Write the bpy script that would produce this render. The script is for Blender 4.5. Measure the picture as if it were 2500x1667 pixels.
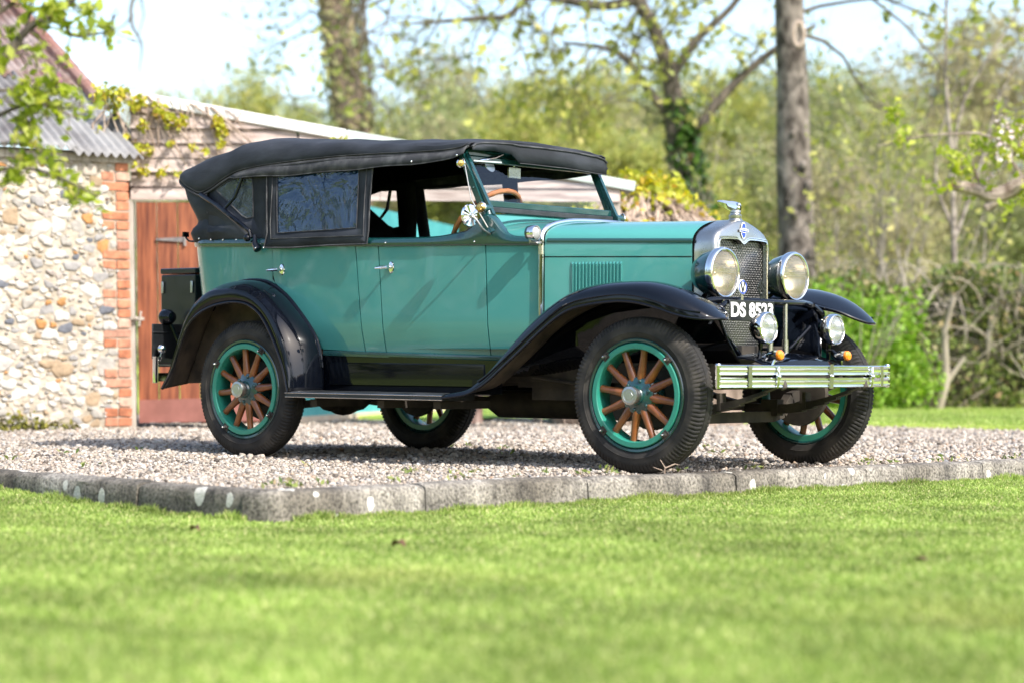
import bpy, math, random
import numpy as np
from mathutils import Vector, Matrix

R = math.radians
sc = bpy.context.scene
for o in list(bpy.data.objects):
    bpy.data.objects.remove(o)

# ------------------------------------------------------------------ camera, world, sun, exposure
cam_d = bpy.data.cameras.new('camera')
cam = bpy.data.objects.new('camera', cam_d)
sc.collection.objects.link(cam)
sc.camera = cam
CAM = Vector((6.924, -10.066, 0.5295))
FW = Vector((-0.63913, 0.76905, 0.0088)).normalized()
RT = Vector((0.769098, 0.639113, 0.004883)).normalized()
UP = RT.cross(FW).normalized()
mw = Matrix.Identity(4)
for i in range(3):
    mw[i][0], mw[i][1], mw[i][2], mw[i][3] = RT[i], UP[i], -FW[i], CAM[i]
cam.matrix_world = mw
cam_d.sensor_width = 36.0
cam_d.lens = 83.77
cam_d.clip_start = 0.1
cam_d.clip_end = 3000
cam_d.dof.use_dof = True
cam_d.dof.focus_distance = 12.6
cam_d.dof.aperture_fstop = 1.8

SUN_DIR = Vector((1.03, -0.14, 1.0)).normalized()      # towards the sun
SUN_EL = math.asin(SUN_DIR.z)
SUN_AZ = math.atan2(SUN_DIR.x, SUN_DIR.y)
world = bpy.data.worlds.new('World')
sc.world = world
world.use_nodes = True
wn = world.node_tree.nodes
bgn = wn['Background']
sky = wn.new('ShaderNodeTexSky')
sky.sky_type = 'NISHITA'
sky.sun_disc = False
sky.sun_elevation = SUN_EL
sky.sun_rotation = SUN_AZ
sky.air_density = 1.0
sky.dust_density = 2.2
sky.ozone_density = 1.5
hsv = wn.new('ShaderNodeHueSaturation')      # thin milky veil over the whole sky
hsv.inputs['Saturation'].default_value = 0.95
hsv.inputs['Value'].default_value = 0.96
world.node_tree.links.new(sky.outputs[0], hsv.inputs['Color'])
world.node_tree.links.new(hsv.outputs[0], bgn.inputs[0])
bgn.inputs[1].default_value = 0.15
sun_d = bpy.data.lights.new('sun', 'SUN')
sun_d.energy = 2.9
sun_d.angle = R(0.55)
sun_d.color = (1.0, 0.96, 0.90)
sun = bpy.data.objects.new('sun', sun_d)
sc.collection.objects.link(sun)
sun.rotation_euler = SUN_DIR.to_track_quat('Z', 'Y').to_euler()
sun.location = (20, -3, 20)
sc.view_settings.view_transform = 'Standard'
sc.view_settings.look = 'None'
sc.view_settings.gamma = 1.0
sc.view_settings.exposure = 1.30
sc.render.engine = 'CYCLES'
sc.cycles.use_denoising = True
try:
    sc.cycles.denoiser = 'OPENIMAGEDENOISE'
except Exception:
    pass
sc.cycles.max_bounces = 10
sc.cycles.transparent_max_bounces = 16
sc.cycles.sample_clamp_indirect = 6.0
sc.cycles.caustics_reflective = False
sc.cycles.caustics_refractive = False

# ------------------------------------------------------------------ mesh helpers
class MB:
    def __init__(s):
        s.v, s.f, s.m = [], [], []

    def add(s, verts, faces, mi=0):
        n = len(s.v)
        s.v.extend(tuple(float(c) for c in p) for p in verts)
        s.f.extend(tuple(i + n for i in f) for f in faces)
        s.m.extend([mi] * len(faces))
        return s

    def grid(s, rows, mi=0, closed=False, flip=False):
        """rows: list of equal-length point lists"""
        nr, nc = len(rows), len(rows[0])
        vs = [p for r in rows for p in r]
        fs = []
        for i in range(nr - 1):
            for j in range(nc if closed else nc - 1):
                k = (j + 1) % nc
                q = (i * nc + j, i * nc + k, (i + 1) * nc + k, (i + 1) * nc + j)
                fs.append(q[::-1] if flip else q)
        return s.add(vs, fs, mi)

    def box(s, lo, hi, mi=0):
        x0, y0, z0 = lo
        x1, y1, z1 = hi
        v = [(x0, y0, z0), (x1, y0, z0), (x1, y1, z0), (x0, y1, z0), (x0, y0, z1), (x1, y0, z1), (x1, y1, z1), (x0, y1, z1)]
        return s.add(v, [(0, 3, 2, 1), (4, 5, 6, 7), (0, 1, 5, 4), (1, 2, 6, 5), (2, 3, 7, 6), (3, 0, 4, 7)], mi)

    def bar(s, p0, p1, w, h, up=(0, 0, 1), mi=0):
        p0, p1, up = Vector(p0), Vector(p1), Vector(up)
        d = (p1 - p0).normalized()
        a = d.cross(up).normalized() * w / 2
        b = a.cross(d).normalized() * h / 2
        v = [p + i * a + j * b for p in (p0, p1) for i, j in ((-1, -1), (1, -1), (1, 1), (-1, 1))]
        return s.add(v, [(3, 2, 1, 0), (4, 5, 6, 7), (0, 1, 5, 4), (1, 2, 6, 5), (2, 3, 7, 6), (3, 0, 4, 7)], mi)

    def tube(s, pts, rad, n=8, mi=0, caps=True):
        pts = [Vector(p) for p in pts]
        if not hasattr(rad, '__len__'):
            rad = [rad] * len(pts)
        ref = None
        rings = []
        for i, p in enumerate(pts):
            d = (pts[min(i + 1, len(pts) - 1)] - pts[max(i - 1, 0)])
            d = d.normalized() if d.length > 1e-9 else Vector((0, 0, 1))
            if ref is None:
                ref = d.orthogonal().normalized()
            a = (ref - d * ref.dot(d))
            a = a.normalized() if a.length > 1e-6 else d.orthogonal().normalized()
            ref = a
            b = d.cross(a)
            rings.append([p + (a * math.cos(t) + b * math.sin(t)) * rad[i] for t in [2 * math.pi * k / n for k in range(n)]])
        base = len(s.v)
        s.grid(rings, mi, closed=True)
        if caps:
            s.f.append(tuple(base + k for k in range(n))[::-1])
            s.f.append(tuple(base + (len(pts) - 1) * n + k for k in range(n)))
            s.m += [mi, mi]
        return s

    def lathe(s, o, ax, prof, n=32, mi=0, a0=0, a1=2 * math.pi):
        o, ax = Vector(o), Vector(ax).normalized()
        a = ax.orthogonal().normalized()
        b = ax.cross(a)
        full = abs(a1 - a0 - 2 * math.pi) < 1e-6
        rows = []
        for r, h in prof:
            rows.append([o + ax * h + (a * math.cos(t) + b * math.sin(t)) * max(r, 1e-4)
                         for t in [a0 + (a1 - a0) * k / n for k in range(n if full else n + 1)]])
        return s.grid(rows, mi, closed=full)

    def ball(s, c, r, n=10, mi=0, sq=(1, 1, 1)):
        c = Vector(c)
        rows = []
        for i in range(n + 1):
            t = math.pi * i / n
            rows.append([c + Vector((sq[0] * r * max(math.sin(t), 1e-3) * math.cos(u), sq[1] * r * max(math.sin(t), 1e-3) * math.sin(u), sq[2] * r * math.cos(t)))
                         for u in [2 * math.pi * k / (2 * n) for k in range(2 * n)]])
        return s.grid(rows, mi, closed=True, flip=True)

    def prism(s, poly, d, mi=0):
        """extrude polygon (3D points) by vector d"""
        n = len(poly)
        d = Vector(d)
        a = [Vector(p) for p in poly]
        v = a + [p + d for p in a]
        f = [tuple(range(n))[::-1], tuple(range(n, 2 * n))]
        for i in range(n):
            j = (i + 1) % n
            f.append((i, j, n + j, n + i))
        return s.add(v, f, mi)


def wloc(o):
    l = Vector((0, 0, 0))
    while o is not None:
        l += o.location
        o = o.parent
    return l


def link(o, parent=None):
    sc.collection.objects.link(o)
    if parent is not None:
        o.parent = parent
    return o


def build(mb, name, mats, parent=None, smooth=True, angle=35, local=False, bevel=0, solid=0, subsurf=0, recalc=True):
    me = bpy.data.meshes.new(name)
    off = wloc(parent) if (parent is not None and not local) else Vector((0, 0, 0))
    me.from_pydata([(p[0] - off.x, p[1] - off.y, p[2] - off.z) for p in mb.v], [], mb.f)
    mats = mats if isinstance(mats, (list, tuple)) else [mats]
    for m in mats:
        me.materials.append(m)
    if len(mats) > 1:
        me.polygons.foreach_set('material_index', mb.m)
    if recalc:
        import bmesh
        bm = bmesh.new()
        bm.from_mesh(me)
        bmesh.ops.remove_doubles(bm, verts=bm.verts, dist=1e-5)
        bmesh.ops.recalc_face_normals(bm, faces=bm.faces)
        bm.to_mesh(me)
        bm.free()
    if smooth:
        me.polygons.foreach_set('use_smooth', [True] * len(me.polygons))
        me.set_sharp_from_angle(angle=R(angle))
    me.update()
    o = bpy.data.objects.new(name, me)
    link(o, parent)
    if solid:
        md = o.modifiers.new('thickness', 'SOLIDIFY')
        md.thickness = abs(solid)
        md.offset = -1 if solid > 0 else 1
    if bevel:
        md = o.modifiers.new('edge', 'BEVEL')
        md.width = bevel
        md.segments = 2
        md.limit_method = 'ANGLE'
        md.angle_limit = R(40)
    if subsurf:
        md = o.modifiers.new('sub', 'SUBSURF')
        md.levels = md.render_levels = subsurf
    return o


def build_np(name, V, F, mats, parent=None, smooth=False, local=False):
    """V (n,3), F (m,k) numpy: fast mesh"""
    me = bpy.data.meshes.new(name)
    off = wloc(parent) if (parent is not None and not local) else Vector((0, 0, 0))
    V = np.asarray(V, dtype=np.float32) - np.array(off, dtype=np.float32)
    F = np.asarray(F, dtype=np.int32)
    n, k = F.shape
    me.vertices.add(len(V))
    me.vertices.foreach_set('co', V.ravel())
    me.loops.add(n * k)
    me.loops.foreach_set('vertex_index', F.ravel())
    me.polygons.add(n)
    me.polygons.foreach_set('loop_start', np.arange(0, n * k, k, dtype=np.int32))
    try:
        me.polygons.foreach_set('loop_total', np.full(n, k, dtype=np.int32))
    except Exception:
        pass
    if smooth:
        me.polygons.foreach_set('use_smooth', np.ones(n, dtype=bool))
    for m in (mats if isinstance(mats, (list, tuple)) else [mats]):
        me.materials.append(m)
    me.update(calc_edges=True)
    me.validate()
    o = bpy.data.objects.new(name, me)
    link(o, parent)
    return o


def empty(name, loc, label=None, cat=None, group=None, parent=None):
    o = bpy.data.objects.new(name, None)
    o.empty_display_size = 0.1
    link(o, parent)
    o.location = Vector(loc) - (wloc(parent) if parent else Vector((0, 0, 0)))
    tag(o, label, cat, group)
    return o


def tag(o, label=None, cat=None, group=None, kind=None):
    if label:
        o['label'] = label
    if cat:
        o['category'] = cat
    if group:
        o['group'] = group
    if kind:
        o['kind'] = kind
    return o


def interp(x, pts):
    xs = [p[0] for p in pts]
    ys = [p[1] for p in pts]
    return float(np.interp(x, xs, ys))


def smooth_path(pts, n):
    """Catmull-Rom through points, n samples"""
    P = [np.array(p, float) for p in pts]
    P = [2 * P[0] - P[1]] + P + [2 * P[-1] - P[-2]]
    seg = len(P) - 3
    out = []
    for i in range(n):
        t = i / (n - 1) * seg
        k = min(int(t), seg - 1)
        u = t - k
        p0, p1, p2, p3 = P[k:k + 4]
        out.append(0.5 * ((2 * p1) + (-p0 + p2) * u + (2 * p0 - 5 * p1 + 4 * p2 - p3) * u * u + (-p0 + 3 * p1 - 3 * p2 + p3) * u ** 3))
    return out


# ------------------------------------------------------------------ material helpers
def nt_new(name):
    m = bpy.data.materials.new(name)
    m.use_nodes = True
    t = m.node_tree
    return m, t, t.nodes['Principled BSDF'], t.nodes, t.links


def ramp(nodes, stops, interp_mode='LINEAR'):
    r = nodes.new('ShaderNodeValToRGB')
    r.color_ramp.interpolation = interp_mode
    e = r.color_ramp.elements
    while len(e) < len(stops):
        e.new(0.5)
    for el, (p, c) in zip(e, stops):
        el.position = p
        el.color = (*c[:3], 1)
    return r


def pm(name, c1, c2=None, scale=6.0, rough=0.6, metal=0.0, coat=0.0, bump=0.0, bscale=None, rough2=None, stretch=(1, 1, 1), detail=6, lo=0.35, hi=0.65, spec=None):
    m, t, b, N, L = nt_new(name)
    b.inputs['Base Color'].default_value = (*c1, 1)
    b.inputs['Roughness'].default_value = rough
    b.inputs['Metallic'].default_value = metal
    b.inputs['Coat Weight'].default_value = coat
    b.inputs['Coat Roughness'].default_value = 0.02
    if spec is not None:
        b.inputs['Specular IOR Level'].default_value = spec
    if c2 is not None or bump:
        tc = N.new('ShaderNodeTexCoord')
        mp = N.new('ShaderNodeMapping')
        mp.inputs['Scale'].default_value = stretch
        L.new(tc.outputs['Object'], mp.inputs['Vector'])
        nz = N.new('ShaderNodeTexNoise')
        nz.inputs['Scale'].default_value = scale
        nz.inputs['Detail'].default_value = detail
        L.new(mp.outputs[0], nz.inputs['Vector'])
        if c2 is not None:
            r = ramp(N, [(lo, c1), (hi, c2)])
            L.new(nz.outputs['Fac'], r.inputs[0])
            L.new(r.outputs[0], b.inputs['Base Color'])
        if rough2 is not None:
            mr = N.new('ShaderNodeMapRange')
            mr.inputs['From Min'].default_value = lo
            mr.inputs['From Max'].default_value = hi
            mr.inputs['To Min'].default_value = rough
            mr.inputs['To Max'].default_value = rough2
            L.new(nz.outputs['Fac'], mr.inputs['Value'])
            L.new(mr.outputs[0], b.inputs['Roughness'])
        if bump:
            nz2 = nz
            if bscale:
                nz2 = N.new('ShaderNodeTexNoise')
                nz2.inputs['Scale'].default_value = bscale
                nz2.inputs['Detail'].default_value = 5
                L.new(mp.outputs[0], nz2.inputs['Vector'])
            bp = N.new('ShaderNodeBump')
            bp.inputs['Strength'].default_value = 1.0
            bp.inputs['Distance'].default_value = bump
            L.new(nz2.outputs['Fac'], bp.inputs['Height'])
            L.new(bp.outputs[0], b.inputs['Normal'])
    return m


def island_mat(name, stops, rough=0.8, bump=0.0, bscale=40, noise_mix=0.0, nscale=10, trans=0.0, coat=0.0, spec=0.3, mode='LINEAR', straw=None):
    """colour picked per loose island (per leaf, per pebble, per stone)"""
    m, t, b, N, L = nt_new(name)
    g = N.new('ShaderNodeNewGeometry')
    r = ramp(N, stops, mode)
    L.new(g.outputs['Random Per Island'], r.inputs[0])
    col = r.outputs[0]
    tc = N.new('ShaderNodeTexCoord')
    if noise_mix:
        nz = N.new('ShaderNodeTexNoise')
        nz.inputs['Scale'].default_value = nscale
        nz.inputs['Detail'].default_value = 5
        L.new(tc.outputs['Object'], nz.inputs['Vector'])
        mr = N.new('ShaderNodeMapRange')
        mr.inputs['From Min'].default_value = 0.3
        mr.inputs['From Max'].default_value = 0.7
        mr.inputs['To Min'].default_value = 1 - noise_mix
        mr.inputs['To Max'].default_value = 1 + noise_mix
        L.new(nz.outputs['Fac'], mr.inputs['Value'])
        hv = N.new('ShaderNodeHueSaturation')
        L.new(col, hv.inputs['Color'])
        L.new(mr.outputs[0], hv.inputs['Value'])
        col = hv.outputs[0]
    if straw:
        ns = N.new('ShaderNodeTexNoise')
        ns.inputs['Scale'].default_value = 0.55
        ns.inputs['Detail'].default_value = 3
        L.new(tc.outputs['Object'], ns.inputs['Vector'])
        rs = ramp(N, [(0.58, (0, 0, 0)), (0.75, (.6, .6, .6))])
        L.new(ns.outputs['Fac'], rs.inputs[0])
        mxs = N.new('ShaderNodeMixRGB')
        mxs.inputs[2].default_value = (*straw, 1)
        L.new(rs.outputs[0], mxs.inputs[0])
        L.new(col, mxs.inputs[1])
        col = mxs.outputs[0]
    L.new(col, b.inputs['Base Color'])
    b.inputs['Roughness'].default_value = rough
    b.inputs['Coat Weight'].default_value = coat
    b.inputs['Specular IOR Level'].default_value = spec
    if bump:
        nb = N.new('ShaderNodeTexNoise')
        nb.inputs['Scale'].default_value = bscale
        L.new(tc.outputs['Object'], nb.inputs['Vector'])
        bp = N.new('ShaderNodeBump')
        bp.inputs['Distance'].default_value = bump
        L.new(nb.outputs['Fac'], bp.inputs['Height'])
        L.new(bp.outputs[0], b.inputs['Normal'])
    if trans:
        tr = N.new('ShaderNodeBsdfTranslucent')
        hv2 = N.new('ShaderNodeHueSaturation')
        hv2.inputs['Value'].default_value = 1.25
        hv2.inputs['Saturation'].default_value = 1.1
        L.new(col, hv2.inputs['Color'])
        L.new(hv2.outputs[0], tr.inputs['Color'])
        mx = N.new('ShaderNodeMixShader')
        mx.inputs[0].default_value = trans
        L.new(b.outputs[0], mx.inputs[1])
        L.new(tr.outputs[0], mx.inputs[2])
        L.new(mx.outputs[0], N['Material Output'].inputs['Surface'])
    return m


def glass_mat(name, tint=(0.95, 0.97, 0.96), fmin=0.0, bump=0.0, bscale=5, film=None, film_fac=0.0):
    m, t, b, N, L = nt_new(name)
    tr = N.new('ShaderNodeBsdfTransparent')
    tr.inputs[0].default_value = (*tint, 1)
    gl = N.new('ShaderNodeBsdfGlossy')
    gl.inputs['Roughness'].default_value = 0.02
    lw = N.new('ShaderNodeLayerWeight')
    lw.inputs['Blend'].default_value = 0.5
    fr = N.new('ShaderNodeMath')
    fr.operation = 'POWER'
    fr.inputs[1].default_value = 4.0
    L.new(lw.outputs['Facing'], fr.inputs[0])
    mx = N.new('ShaderNodeMixShader')
    if bump:
        tc = N.new('ShaderNodeTexCoord')
        nz = N.new('ShaderNodeTexNoise')
        nz.inputs['Scale'].default_value = bscale
        nz.inputs['Detail'].default_value = 3.0
        nz.inputs['Distortion'].default_value = 2.6
        L.new(tc.outputs['Object'], nz.inputs['Vector'])
        bp = N.new('ShaderNodeBump')
        bp.inputs['Distance'].default_value = bump
        L.new(nz.outputs['Fac'], bp.inputs['Height'])
        L.new(bp.outputs[0], gl.inputs['Normal'])
    ad = N.new('ShaderNodeMath')
    ad.operation = 'ADD'
    ad.use_clamp = True
    ad.inputs[1].default_value = fmin + 0.04
    L.new(fr.outputs[0], ad.inputs[0])
    L.new(ad.outputs[0], mx.inputs[0])
    L.new(tr.outputs[0], mx.inputs[1])
    L.new(gl.outputs[0], mx.inputs[2])
    out = mx.outputs[0]
    if film is not None:
        df = N.new('ShaderNodeBsdfDiffuse')
        df.inputs[0].default_value = (*film, 1)
        m2 = N.new('ShaderNodeMixShader')
        m2.inputs[0].default_value = film_fac
        L.new(out, m2.inputs[1])
        L.new(df.outputs[0], m2.inputs[2])
        out = m2.outputs[0]
    L.new(out, N['Material Output'].inputs['Surface'])
    N.remove(b)
    return m


M = {}
M['teal'] = pm('teal_paint', (0.052, 0.245, 0.222), (0.058, 0.262, 0.238), scale=3, rough=0.3, coat=1.0, bump=0.0011, bscale=2.2)
M['dkgreen'] = pm('dark_green_paint', (0.006, 0.045, 0.045), rough=0.25, coat=1.0)
M['rim_teal'] = pm('rim_paint', (0.02, 0.22, 0.155), (0.03, 0.25, 0.18), scale=12, rough=0.4, coat=0.3)
M['black'] = pm('black_paint', (0.002, 0.0028, 0.005), rough=0.035, rough2=0.07, c2=(0.003, 0.004, 0.007), scale=6, spec=0.38)
M['boardrubber'] = pm('running_board_rubber', (0.012, 0.013, 0.014), (0.03, 0.032, 0.035), scale=9, rough=0.35, rough2=0.5, bump=0.002, bscale=90)
M['canvas'] = pm('black_canvas', (0.009, 0.0105, 0.014), (0.036, 0.040, 0.049), scale=2.6, rough=0.72, bump=0.014, bscale=3.6, stretch=(1, 1, 1.8), lo=0.42, hi=0.7, spec=0.4)
M['canvas_edge'] = pm('canvas_edge', (0.03, 0.03, 0.033), (0.11, 0.11, 0.11), scale=14, rough=0.85, bump=0.003, bscale=22, lo=0.45, hi=0.8)
M['lining'] = pm('black_lining', (0.004, 0.004, 0.005), rough=0.95, spec=0.1)
M['leather'] = pm('black_leather', (0.012, 0.011, 0.011), rough=0.5)
M['chrome'] = pm('chrome', (0.83, 0.83, 0.82), rough=0.07, metal=1)
M['nickel'] = pm('worn_nickel', (0.62, 0.60, 0.56), (0.45, 0.43, 0.39), scale=7, rough=0.2, metal=1, rough2=0.34)
M['alloy'] = pm('dull_alloy', (0.5, 0.51, 0.5), rough=0.35, metal=1)
M['brass'] = pm('brass', (0.7, 0.46, 0.16), rough=0.25, metal=1)
M['tyre'] = pm('tyre_rubber', (0.020, 0.0185, 0.017), (0.085, 0.073, 0.060), lo=0.45, hi=0.8, scale=7, rough=0.75, bump=0.0015, bscale=50, spec=0.3)
M['spoke'] = pm('varnished_wood', (0.27, 0.085, 0.020), (0.12, 0.034, 0.008), scale=14, rough=0.35, coat=0.4, stretch=(1, 1, 1), lo=0.35, hi=0.7)
M['under'] = pm('oily_chassis', (0.022, 0.018, 0.015), (0.062, 0.050, 0.038), scale=8, rough=0.75, bump=0.004)
M['inner_fender'] = pm('muddy_underside', (0.030, 0.023, 0.018), (0.11, 0.082, 0.055), scale=7, rough=0.85, bump=0.002, bscale=30)
M['core'] = pm('radiator_core', (0.01, 0.01, 0.01), rough=0.8)
M['plate'] = pm('plate_black', (0.010, 0.011, 0.012), rough=0.35, coat=0.3)
M['white'] = pm('white_paint', (0.82, 0.82, 0.8), rough=0.5)
M['blue'] = pm('enamel_blue', (0.015, 0.06, 0.42), rough=0.15, coat=1)
M['amber'] = pm('amber_lens', (0.85, 0.24, 0.01), rough=0.12, coat=1)
M['red'] = pm('red_lens', (0.3, 0.01, 0.006), rough=0.12, coat=1)
M['reflector'] = pm('lamp_reflector', (0.74, 0.66, 0.53), rough=0.24, metal=1)
M['reflector2'] = pm('fog_reflector', (0.85, 0.85, 0.84), rough=0.26, metal=1)
M['lens'] = glass_mat('lamp_glass', (0.97, 0.95, 0.88), fmin=0.03, film=(0.46, 0.42, 0.35), film_fac=0.2)
M['lens2'] = glass_mat('fog_glass', (0.97, 0.97, 0.97), fmin=0.03, film=(0.50, 0.52, 0.50), film_fac=0.18)
M['lens3'] = glass_mat('ribbed_glass', (0.97, 0.97, 0.97), fmin=0.03, film=(0.42, 0.42, 0.40), film_fac=0.75)
M['glass'] = glass_mat('windscreen_glass', (0.9, 0.93, 0.92), fmin=0.01)
M['celluloid'] = glass_mat('window_celluloid', (0.80, 0.87, 0.92), fmin=0.08, bump=0.045, bscale=3.0, film=(0.04, 0.11, 0.24), film_fac=0.20)
M['celluloid2'] = glass_mat('far_window_celluloid', (0.9, 0.94, 0.95), fmin=0.02, bump=0.02, bscale=5, film=(0.4, 0.5, 0.55), film_fac=0.12)
M['wheelwood'] = pm('steering_wood', (0.36, 0.13, 0.035), (0.25, 0.085, 0.022), scale=20, rough=0.35, coat=0.5)

exec_parts = []

# ================================================================== SETTING
CORNER = (-0.08, -3.17)
# kerb line (inner, gravel side): left arm then right arm
KL = [(-9.0, -1.75), (-6.0, -2.2), (-3.0, -2.72), (-1.4, -2.98), (-0.5, -3.12), CORNER]
KR = [CORNER, (0.0, -2.2), (0.12, -1.3), (0.25, -0.4), (0.37, 0.5), (0.5, 1.5), (0.66, 2.6), (0.95, 4.2), (1.5, 7.0), (2.3, 10.0)]


def k_y(x):
    return np.interp(x, [p[0] for p in KL], [p[1] for p in KL])


def k_x(y):
    return np.interp(y, [p[1] for p in KR], [p[0] for p in KR])


def is_gravel(x, y):
    return (y > np.where(x < CORNER[0], k_y(x), -3.2)) & (x < k_x(y))


LAWN_Z = -0.125


def lawn_z(x, y):
    # the turf climbs a little against the kerb away from its corner
    d = np.hypot(np.asarray(x) - CORNER[0] - .1, np.asarray(y) - CORNER[1] + .1)
    dist = np.minimum(np.abs(np.asarray(x) - k_x(y)), np.abs(np.asarray(y) - k_y(x)))
    t = np.clip((d - .4) / 3.2, 0, 1)
    amp = .02 + .062 * np.clip(-np.asarray(x, float) / .6, 0, 1)
    return LAWN_Z + amp * t * t * (3 - 2 * t) * np.exp(-(dist / 1.6) ** 2)

# ---- lawn materials
def ground_mat(name, cols, scale=0.6, fine=60, bump=0.02):
    m, t, b, N, L = nt_new(name)
    tc = N.new('ShaderNodeTexCoord')
    n1 = N.new('ShaderNodeTexNoise'); n1.inputs['Scale'].default_value = scale; n1.inputs['Detail'].default_value = 4
    n2 = N.new('ShaderNodeTexNoise'); n2.inputs['Scale'].default_value = fine; n2.inputs['Detail'].default_value = 4
    for n in (n1, n2):
        L.new(tc.outputs['Object'], n.inputs['Vector'])
    ma = N.new('ShaderNodeMath'); ma.operation = 'MULTIPLY_ADD'; ma.inputs[1].default_value = 0.45
    mb_ = N.new('ShaderNodeMath'); mb_.operation = 'MULTIPLY'; mb_.inputs[1].default_value = 0.55
    L.new(n1.outputs['Fac'], mb_.inputs[0])
    L.new(n2.outputs['Fac'], ma.inputs[0]); L.new(mb_.outputs[0], ma.inputs[2])
    r = ramp(N, [(0.36, cols[0]), (0.5, cols[1]), (0.64, cols[2])])
    L.new(ma.outputs[0], r.inputs[0])
    L.new(r.outputs[0], b.inputs['Base Color'])
    b.inputs['Roughness'].default_value = 0.9
    b.inputs['Specular IOR Level'].default_value = 0.1
    bp = N.new('ShaderNodeBump'); bp.inputs['Distance'].default_value = bump
    L.new(n2.outputs['Fac'], bp.inputs['Height']); L.new(bp.outputs[0], b.inputs['Normal'])
    return m


M['soil_grass'] = ground_mat('lawn_ground', ((0.16, 0.22, 0.045), (0.25, 0.32, 0.075), (0.36, 0.40, 0.13)), 0.9, 50)
M['far_grass'] = ground_mat('far_lawn', ((0.2, 0.28, 0.05), (0.3, 0.39, 0.075), (0.4, 0.47, 0.11)), 0.5, 25)
M['gravel'] = ground_mat('gravel_base', ((0.16, 0.135, 0.11), (0.28, 0.24, 0.2), (0.4, 0.35, 0.3)), 1.2, 70, 0.012)
M['hill'] = ground_mat('hill_ground', ((0.08, 0.12, 0.03), (0.14, 0.17, 0.05), (0.2, 0.2, 0.08)), 0.05, 0.6, 0.3)


def setting():
    # ground: one sheet to the horizon
    mb = MB()
    xs = [-440, -300, -120, -60, -30, -12, -6, 0, 6, 12, 30, 120, 440]
    rows = []
    for x in xs:
        rows.append([(x, y, LAWN_Z - 0.012) for y in (-440, -200, -60, -25, -12, -6, 0, 6, 12, 25, 60, 200, 440)])
    mb.grid(rows)
    tag(build(mb, 'ground', M['hill']), kind='structure')
    # front lawn
    mb = MB()
    mb.grid([[(x, y, float(lawn_z(x, y))) for y in np.linspace(-16, 14, 151)] for x in np.linspace(-14, 16, 151)])
    tag(build(mb, 'lawn', M['soil_grass']), kind='structure')
    # gravel drive: slab up to kerb
    mb = MB()
    ys = np.linspace(-3.15, 8.4, 70)
    rows = []
    for y in ys:
        x1 = float(k_x(y)) - 0.004
        # left arm: start where the kerb line is passed
        x0 = -12.0
        row = []
        for k in range(60):
            x = x0 + (x1 - x0) * (k / 59) ** 0.7
            yy = max(y, float(k_y(x)) + 0.004) if x < CORNER[0] else y
            z = 0.012 * math.sin(x * 2.1 + y) * math.sin(y * 1.7) * 0.6 - 0.004
            z -= 0.02 * math.exp(-((x1 - x) / 0.25) ** 2)
            row.append((x, yy, z))
        rows.append(row)
    mb.grid(rows)
    tag(build(mb, 'gravel_drive', M['gravel'], recalc=False), kind='structure')
    # lawn beyond the drive
    mb = MB()
    rows = []
    for i in range(40):
        t = i / 39
        y = 7.55 + 70 * t ** 1.8
        row = []
        for k in range(41):
            x = -70 + 80 * k / 40
            yy = y + (0.06 * math.sin(x * 1.3) + 0.03 * math.sin(x * 3.1)) * (1 - t)
            row.append((x, yy, 0.012 + 0.02 * math.sin(x * .7) * math.sin(y * .6) + (0.0 if y < 30 else (y - 30) * 0.03)))
        rows.append(row)
    rows.insert(0, [(p[0], p[1] - 0.03, -0.03) for p in rows[0]])
    mb.grid(rows)
    tag(build(mb, 'far_lawn', M['far_grass']), kind='structure')
    # rising hill far behind
    mb = MB()
    rows = []
    for i in range(26):
        d = 75 + 12 * i
        row = []
        for k in range(61):
            s = -0.75 + 1.5 * k / 60
            p = CAM + Vector((FW.x, FW.y, 0)) * d + Vector((RT.x, RT.y, 0)) * s * d
            h = 11.5 * (1 - math.exp(-((i) / 9.0) ** 2)) + 3.2 * math.sin(s * 9 + 1) * min(1, i / 10)
            row.append((p.x, p.y, -0.3 + max(0, h)))
        rows.append(row)
    mb.grid(rows)
    tag(build(mb, 'hill', M['hill']), kind='structure')


setting()

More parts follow.
